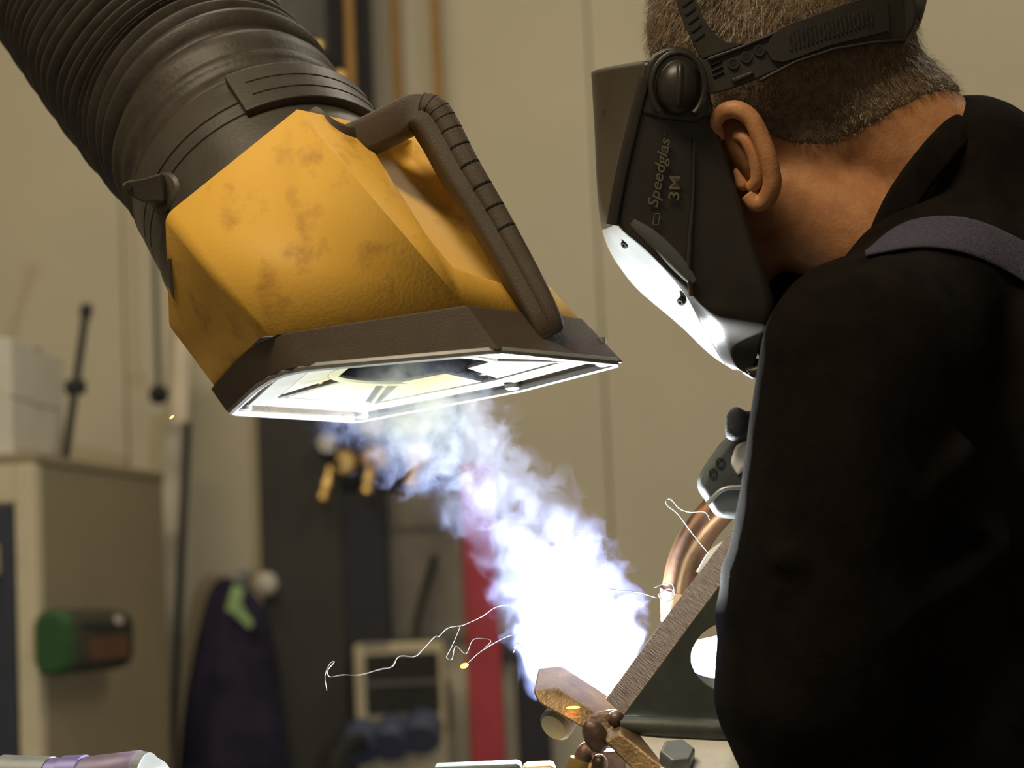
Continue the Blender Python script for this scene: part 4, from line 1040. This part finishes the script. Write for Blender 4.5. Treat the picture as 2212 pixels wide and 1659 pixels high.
# ---- headgear: band round the head, crown strap, size ratchet at the back
def dband(x):
    "distance of the near head side as one goes from the pivot (x=1520) to the back of the head (x=1990)"
    a = max(0, min(1, (x - 1640) / 335.0)); return 1.598 + .045 * (1 - math.sqrt(max(0, 1 - a * a)))
def slab(up_, lo_, thick, M, name, parent, nq=4, lift=0.0):
    vs, fs = [], []
    for (a, b) in zip(up_, lo_):
        for q in range(nq + 1):
            x, y = lerp(a[0], b[0], q / nq), lerp(a[1], b[1], q / nq); vs.append(V(x, y, dband(x) - lift))
    n_ = nq + 1; k_ = len(up_); o_ = len(vs); vs += [p + fw * thick for p in vs]
    for i in range(k_ - 1):
        for q in range(nq):
            a = i * n_ + q; fs += [[a, a + 1, a + n_ + 1, a + n_], [o_ + a, o_ + a + n_, o_ + a + n_ + 1, o_ + a + 1]]
        for q in (0, nq): a = i * n_ + q; fs.append([a, a + n_, o_ + a + n_, o_ + a])
    for i in (0, k_ - 1):
        for q in range(nq): a = i * n_ + q; fs.append([a, a + 1, o_ + a + 1, o_ + a])
    return MB().add(vs, fs).build(name, M, parent, bevel=0.0012, angle=50)
ub = [(1516, 128), (1560, 112), (1610, 94), (1660, 72), (1710, 50), (1760, 30), (1810, 12), (1860, -4), (1910, -16), (1952, -24)]
lb = [(1528, 205), (1566, 196), (1612, 180), (1664, 158), (1714, 136), (1764, 118), (1814, 106), (1864, 98), (1914, 92), (1958, 90)]
band = slab(ub, lb, .004, M_band, 'headband', hel)
slab([(1528, 124), (1600, 98), (1680, 64), (1745, 36)], [(1530, 133), (1602, 106), (1683, 72), (1748, 44)], .004, M_band, 'band_rail', band, 2, .0025)
slab([(1640, 170), (1720, 128), (1800, 102), (1880, 88), (1950, 82)], [(1643, 178), (1722, 136), (1802, 110), (1882, 96), (1952, 90)], .004, M_band, 'band_rail', band, 2, .0025)
# rounded overlapping strap end with ribs
ue = [(1656, 108), (1664, 82), (1684, 62), (1712, 50), (1780, 28), (1860, 6), (1916, -8)]
le = [(1658, 112), (1668, 130), (1690, 134), (1718, 126), (1786, 100), (1866, 80), (1922, 66)]
slab(ue, le, .004, M_band, 'strap_end', band, 4, .0030)
for k in range(20):
    x = 1702 + k * 9.2; y = 66 - (x - 1702) * .30
    slab([(x, y + 3), (x + 4.0, y + 2)], [(x + 6, y + 44 - k * .3), (x + 10.0, y + 43 - k * .3)], .003, M_band, 'strap_rib', band, 1, .0042)
for (x, y) in ((1584, 138), (1612, 124), (1640, 110)):
    c = V(x, y, dband(x) - .0008)
    MB().sweep([c + rt * (.0034 * math.cos(a)) + up * (.0034 * math.sin(a)) for a in [2 * math.pi * k / 16 for k in range(16)]], .0009, 6, closed=True).build('eyelet', M_band, band)
    MB().lathe(c, -fw, [(-.001, .0030), (.0005, .0030)], 14).build('eyelet_hole', M_black, band)
for k in range(3):
    slab([(1534 + k * 3, 140 + k * 12), (1560 + k * 2, 129 + k * 12)], [(1535 + k * 3, 146 + k * 12), (1561 + k * 2, 135 + k * 12)], .003, M_black, 'vent_slot', band, 1, .0012)
slab([(1580, 170), (1626, 152)], [(1584, 180), (1630, 160)], .004, M_band, 'band_clip', band, 1, .0022)
# crown strap going up over the head, with slots
us = [(1516, 128), (1500, 96), (1482, 60), (1466, 20), (1456, -20), (1450, -70)]
ls = [(1610, 94), (1572, 92), (1542, 72), (1520, 38), (1500, -10), (1490, -60)]
cs_ = slab(us, ls, .0035, M_band, 'crown_strap', hel, 4, .0005)
for k in range(6):
    x, y = 1496 - k * 6.4, 84 - k * 18.5
    slab([(x, y), (x + 24, y - 18)], [(x + 5, y + 9), (x + 29, y - 9)], .003, M_black, 'strap_slot', cs_, 1, .0013)
top_arch = []
for k in range(25):
    a = math.pi * k / 24; top_arch.append(V(1470, -50, DS) + up * (.10 * math.sin(a)) * .9 - fw * (.092 * math.cos(a)))
MB().sweep(top_arch, 1, section=rrect(.0018, .0075, .001, 2), upv=up).build('crown_arch', M_band, hel, smooth=True)
# rear ratchet housing, round knob sticking out behind the head
hp_ = [V(1895, -30, 1.625), V(1950, -46, 1.628), V(1976, -14, 1.630), V(1984, 26, 1.630), V(1976, 60, 1.630), V(1954, 94, 1.628), V(1938, 84, 1.626), V(1910, 10, 1.625)]
rb_ = MB().prism(hp_, fw * .124).build('ratchet_housing', M_band, hel, bevel=0.008, seg=4)
MB().lathe(V(1968, 22, DS), vdir(1, -.25, 0), [(-.01, .016), (.0, .018), (.006, .018), (.008, .014)], 24).build('ratchet_knob', M_band, rb_, smooth=True)
# far side of the band
fb = [mirror_d(V(x, (y + lb[i][1]) / 2, dband(x)), DS) for i, (x, y) in enumerate(ub)]
MB().sweep(fb, 1, section=rrect(.0135, .002, .001, 2), upv=up).build('headband_far_side', M_band, hel, smooth=True)

# ================================================================== SPARKS AND FUME THREADS
def thread(pts, r, label, taper=True):
    p = catmull([V(x, y, d_) for x, y, d_ in pts], 8); n = len(p)
    o = MB().sweep(p, [.72 * r * (.45 + .55 * math.sin(math.pi * min(1, max(0, i / n))) + .2 * math.sin(i * .7)) for i in range(n)], 6).build('fume_thread', M_thread, smooth='all')
    return tag(o, label, 'fume thread', 'fine fume threads curling out of the smoke')
D1 = 1.64
thread([(706, 1492, D1), (702, 1460, D1), (712, 1434, D1), (722, 1430, D1), (708, 1448, D1), (712, 1462, D1), (740, 1458, D1), (776, 1458, D1), (820, 1446, D1), (846, 1440, D1), (862, 1418, D1), (895, 1418, D1), (915, 1400, D1), (938, 1376, D1), (948, 1374, D1), (968, 1356, D1), (1000, 1350, D1), (1040, 1332, D1), (1070, 1312, D1), (1100, 1306, D1)], .00055, 'longest white fume thread, wavy, running left past the power box')
thread([(1010, 1432, D1), (1040, 1406, D1), (1080, 1382, D1), (1105, 1372, D1), (1140, 1372, D1)], .00045, 'fume thread ending at the glowing orange spark by the red post')
thread([(994, 1354, D1), (984, 1378, D1), (974, 1400, D1), (964, 1420, D1), (976, 1424, D1), (984, 1396, D1), (1006, 1412, D1), (1022, 1382, D1), (1050, 1380, D1), (1060, 1386, D1), (1046, 1400, D1)], .00028, 'faint tangled fume thread in front of the red post')
thread([(1108, 1410, D1), (1112, 1402, D1), (1110, 1398, D1), (1118, 1390, D1), (1134, 1402, D1), (1150, 1418, D1)], .0005, 'short hooked fume thread at the left foot of the smoke')
thread([(1534, 1200, D1), (1500, 1158, D1), (1464, 1110, D1), (1442, 1092, D1), (1440, 1080, D1), (1450, 1079, D1), (1468, 1098, D1), (1490, 1106, D1), (1522, 1106, D1), (1534, 1124, D1)], .00062, 'bright looping fume thread in front of the copper torch neck')
thread([(1270, 1290, D1), (1276, 1282, D1), (1300, 1272, D1), (1340, 1276, D1), (1380, 1280, D1), (1420, 1292, D1)], .00045, 'fume thread lying across the right side of the smoke')
thread([(1412, 1270, D1), (1432, 1262, D1), (1452, 1262, D1), (1456, 1290, D1), (1436, 1300, D1), (1424, 1284, D1), (1442, 1272, D1), (1454, 1280, D1), (1440, 1310, D1)], .0006, 'knotted white fume curl beside the torch nozzle')
def spark(px, py, d_, ln, r, ang, label):
    X = vdir(math.cos(ang), math.sin(ang), 0); Z = vdir(-math.sin(ang), math.cos(ang), 0)
    o = MB().ell(V(px, py, d_), ln, r, r, X=X, Y=fw, Z=Z, n=12, k=8).build('spark', M_orange, smooth=True)
    tag(o, label, 'spark', 'orange sparks')
spark(1003, 1438, D1, .0030, .0018, R(20), 'round orange spark glowing in front of the red post')
spark(371, 901, 1.66, .0020, .0007, R(40), 'tiny orange spark left of the hood rim')
spark(1238, 1528, 1.588, .0050, .0009, R(2), 'elongated orange spark on the tanned flat bar')

# ================================================================== SMOKE
P0, P1 = V(1316, 1535, 1.705), V(872, 852, 1.660)
zax = (P1 - P0); SL = zax.length; zax.normalize()
xax = (rt - zax * rt.dot(zax)).normalized(); yax = zax.cross(xax)
sm = bpy.data.materials.new('welding_smoke'); sm.use_nodes = True
nt = sm.node_tree; nt.nodes.clear(); N = nt.nodes.new; LK = nt.links.new
out = N('ShaderNodeOutputMaterial')
def val(x):
    return x
def mth(op, a, b=None, c=None, clamp=False):
    nd = N('ShaderNodeMath'); nd.operation = op; nd.use_clamp = clamp
    for i, q in enumerate((a, b, c)):
        if q is None: continue
        if isinstance(q, (int, float)): nd.inputs[i].default_value = q
        else: LK(q, nd.inputs[i])
    return nd.outputs[0]
def mrange(x, a, b, c, d_, smooth=True):
    nd = N('ShaderNodeMapRange'); nd.interpolation_type = 'SMOOTHSTEP' if smooth else 'LINEAR'; nd.clamp = True
    LK(x, nd.inputs['Value'])
    for nm, q in (('From Min', a), ('From Max', b), ('To Min', c), ('To Max', d_)):
        if isinstance(q, (int, float)): nd.inputs[nm].default_value = q
        else: LK(q, nd.inputs[nm])
    return nd.outputs['Result']
tc = N('ShaderNodeTexCoord')
nzw = N('ShaderNodeTexNoise'); nzw.inputs['Scale'].default_value = 26; nzw.inputs['Detail'].default_value = 2.5; nzw.inputs['Roughness'].default_value = .55
LK(tc.outputs['Object'], nzw.inputs['Vector'])
vm = N('ShaderNodeVectorMath'); vm.operation = 'SUBTRACT'; LK(nzw.outputs['Color'], vm.inputs[0]); vm.inputs[1].default_value = (.5, .5, .5)
vs_ = N('ShaderNodeVectorMath'); vs_.operation = 'SCALE'; LK(vm.outputs[0], vs_.inputs[0]); vs_.inputs['Scale'].default_value = .058
va = N('ShaderNodeVectorMath'); va.operation = 'ADD'; LK(tc.outputs['Object'], va.inputs[0]); LK(vs_.outputs[0], va.inputs[1])
sx = N('ShaderNodeSeparateXYZ'); LK(va.outputs[0], sx.inputs[0])
s_n = mth('DIVIDE', sx.outputs['Z'], SL)
one_s = mth('SUBTRACT', 1.0, s_n)
bow = mth('MULTIPLY', mth('MULTIPLY', s_n, one_s), 4 * .020)
xo = mth('SUBTRACT', sx.outputs['X'], bow)
r_ = mth('SQRT', mth('ADD', mth('MULTIPLY', xo, xo), mth('MULTIPLY', sx.outputs['Y'], sx.outputs['Y'])))
fc = N('ShaderNodeFloatCurve'); LK(s_n, fc.inputs['Value'])
cv = fc.mapping.curves[0]; cv.points[0].location = (0, .018); cv.points[1].location = (1, .066)
for x, y in ((.10, .040), (.22, .052), (.45, .050), (.70, .046), (.88, .058)): cv.points.new(x, y)
fc.mapping.update()
e = mth('SUBTRACT', 1.0, mth('DIVIDE', r_, fc.outputs[0]))
nz2 = N('ShaderNodeTexNoise'); nz2.inputs['Scale'].default_value = 60; nz2.inputs['Detail'].default_value = 4; nz2.inputs['Roughness'].default_value = .62; nz2.inputs['Distortion'].default_value = .6
LK(va.outputs[0], nz2.inputs['Vector'])
nd_ = mth('SUBTRACT', nz2.outputs['Fac'], .5)
ee = mth('ADD', e, mth('MULTIPLY', nd_, 1.5))
core = mrange(ee, .05, .75, 0.0, 1.0)
wisp = mth('POWER', mth('ABSOLUTE', mth('SUBTRACT', 1.0, mth('MULTIPLY', mth('ABSOLUTE', nd_), 6.0)), clamp=True), 2.0)
tex = mth('ADD', mth('MULTIPLY', mrange(nz2.outputs['Fac'], .37, .68, 0.0, 1.0), 1.0), mth('MULTIPLY', wisp, .10))
fade = mth('MULTIPLY', mth('ADD', mrange(s_n, .18, .55, 1.2, .90), mrange(s_n, .55, .95, 0.0, 2.1)), mrange(s_n, 1.0, 1.14, 1.0, 0.0))
base_ = mrange(s_n, -.04, .02, 0.0, 1.0)
dens = mth('MULTIPLY', mth('MULTIPLY', mth('MULTIPLY', core, tex), mth('MULTIPLY', fade, base_)), 9.0)
vsn = N('ShaderNodeVolumeScatter'); vsn.inputs['Color'].default_value = (.46, .52, 1.0, 1); vsn.inputs['Anisotropy'].default_value = 0.0
LK(dens, vsn.inputs['Density']); LK(vsn.outputs[0], out.inputs['Volume'])
mb = MB(); loops = []
for k in range(15):
    s = -.06 + 1.20 * k / 14; rr_ = (.03 if k == 0 else .055 + .030 * min(1, k / 3)) if k < 14 else .07
    loops.append([Vector((.080 * s * (1 - s) * (1 if 0 < s < 1 else 0) + rr_ * math.cos(a), rr_ * math.sin(a), s * SL)) for a in [2 * math.pi * j / 20 for j in range(20)]])
smo = mb.loft(loops).build('smoke_plume', sm)
mw = Matrix.Identity(4)
for i in range(3): mw[i][0] = xax[i]; mw[i][1] = yax[i]; mw[i][2] = zax[i]; mw[i][3] = P0[i]
smo.matrix_world = mw
smo['kind'] = 'stuff'; tag(smo, 'white and bluish welding smoke rising from the arc into the hood', 'smoke')
try: sm.cycles.volume_step_rate = 0.6
except Exception as ex: print('no step rate', ex)
try: sm.cycles.volume_sampling = 'MULTIPLE_IMPORTANCE'
except Exception as ex: print('no sampling', ex)
sc.cycles.volume_bounces = 0
sc.cycles.volume_max_steps = 256
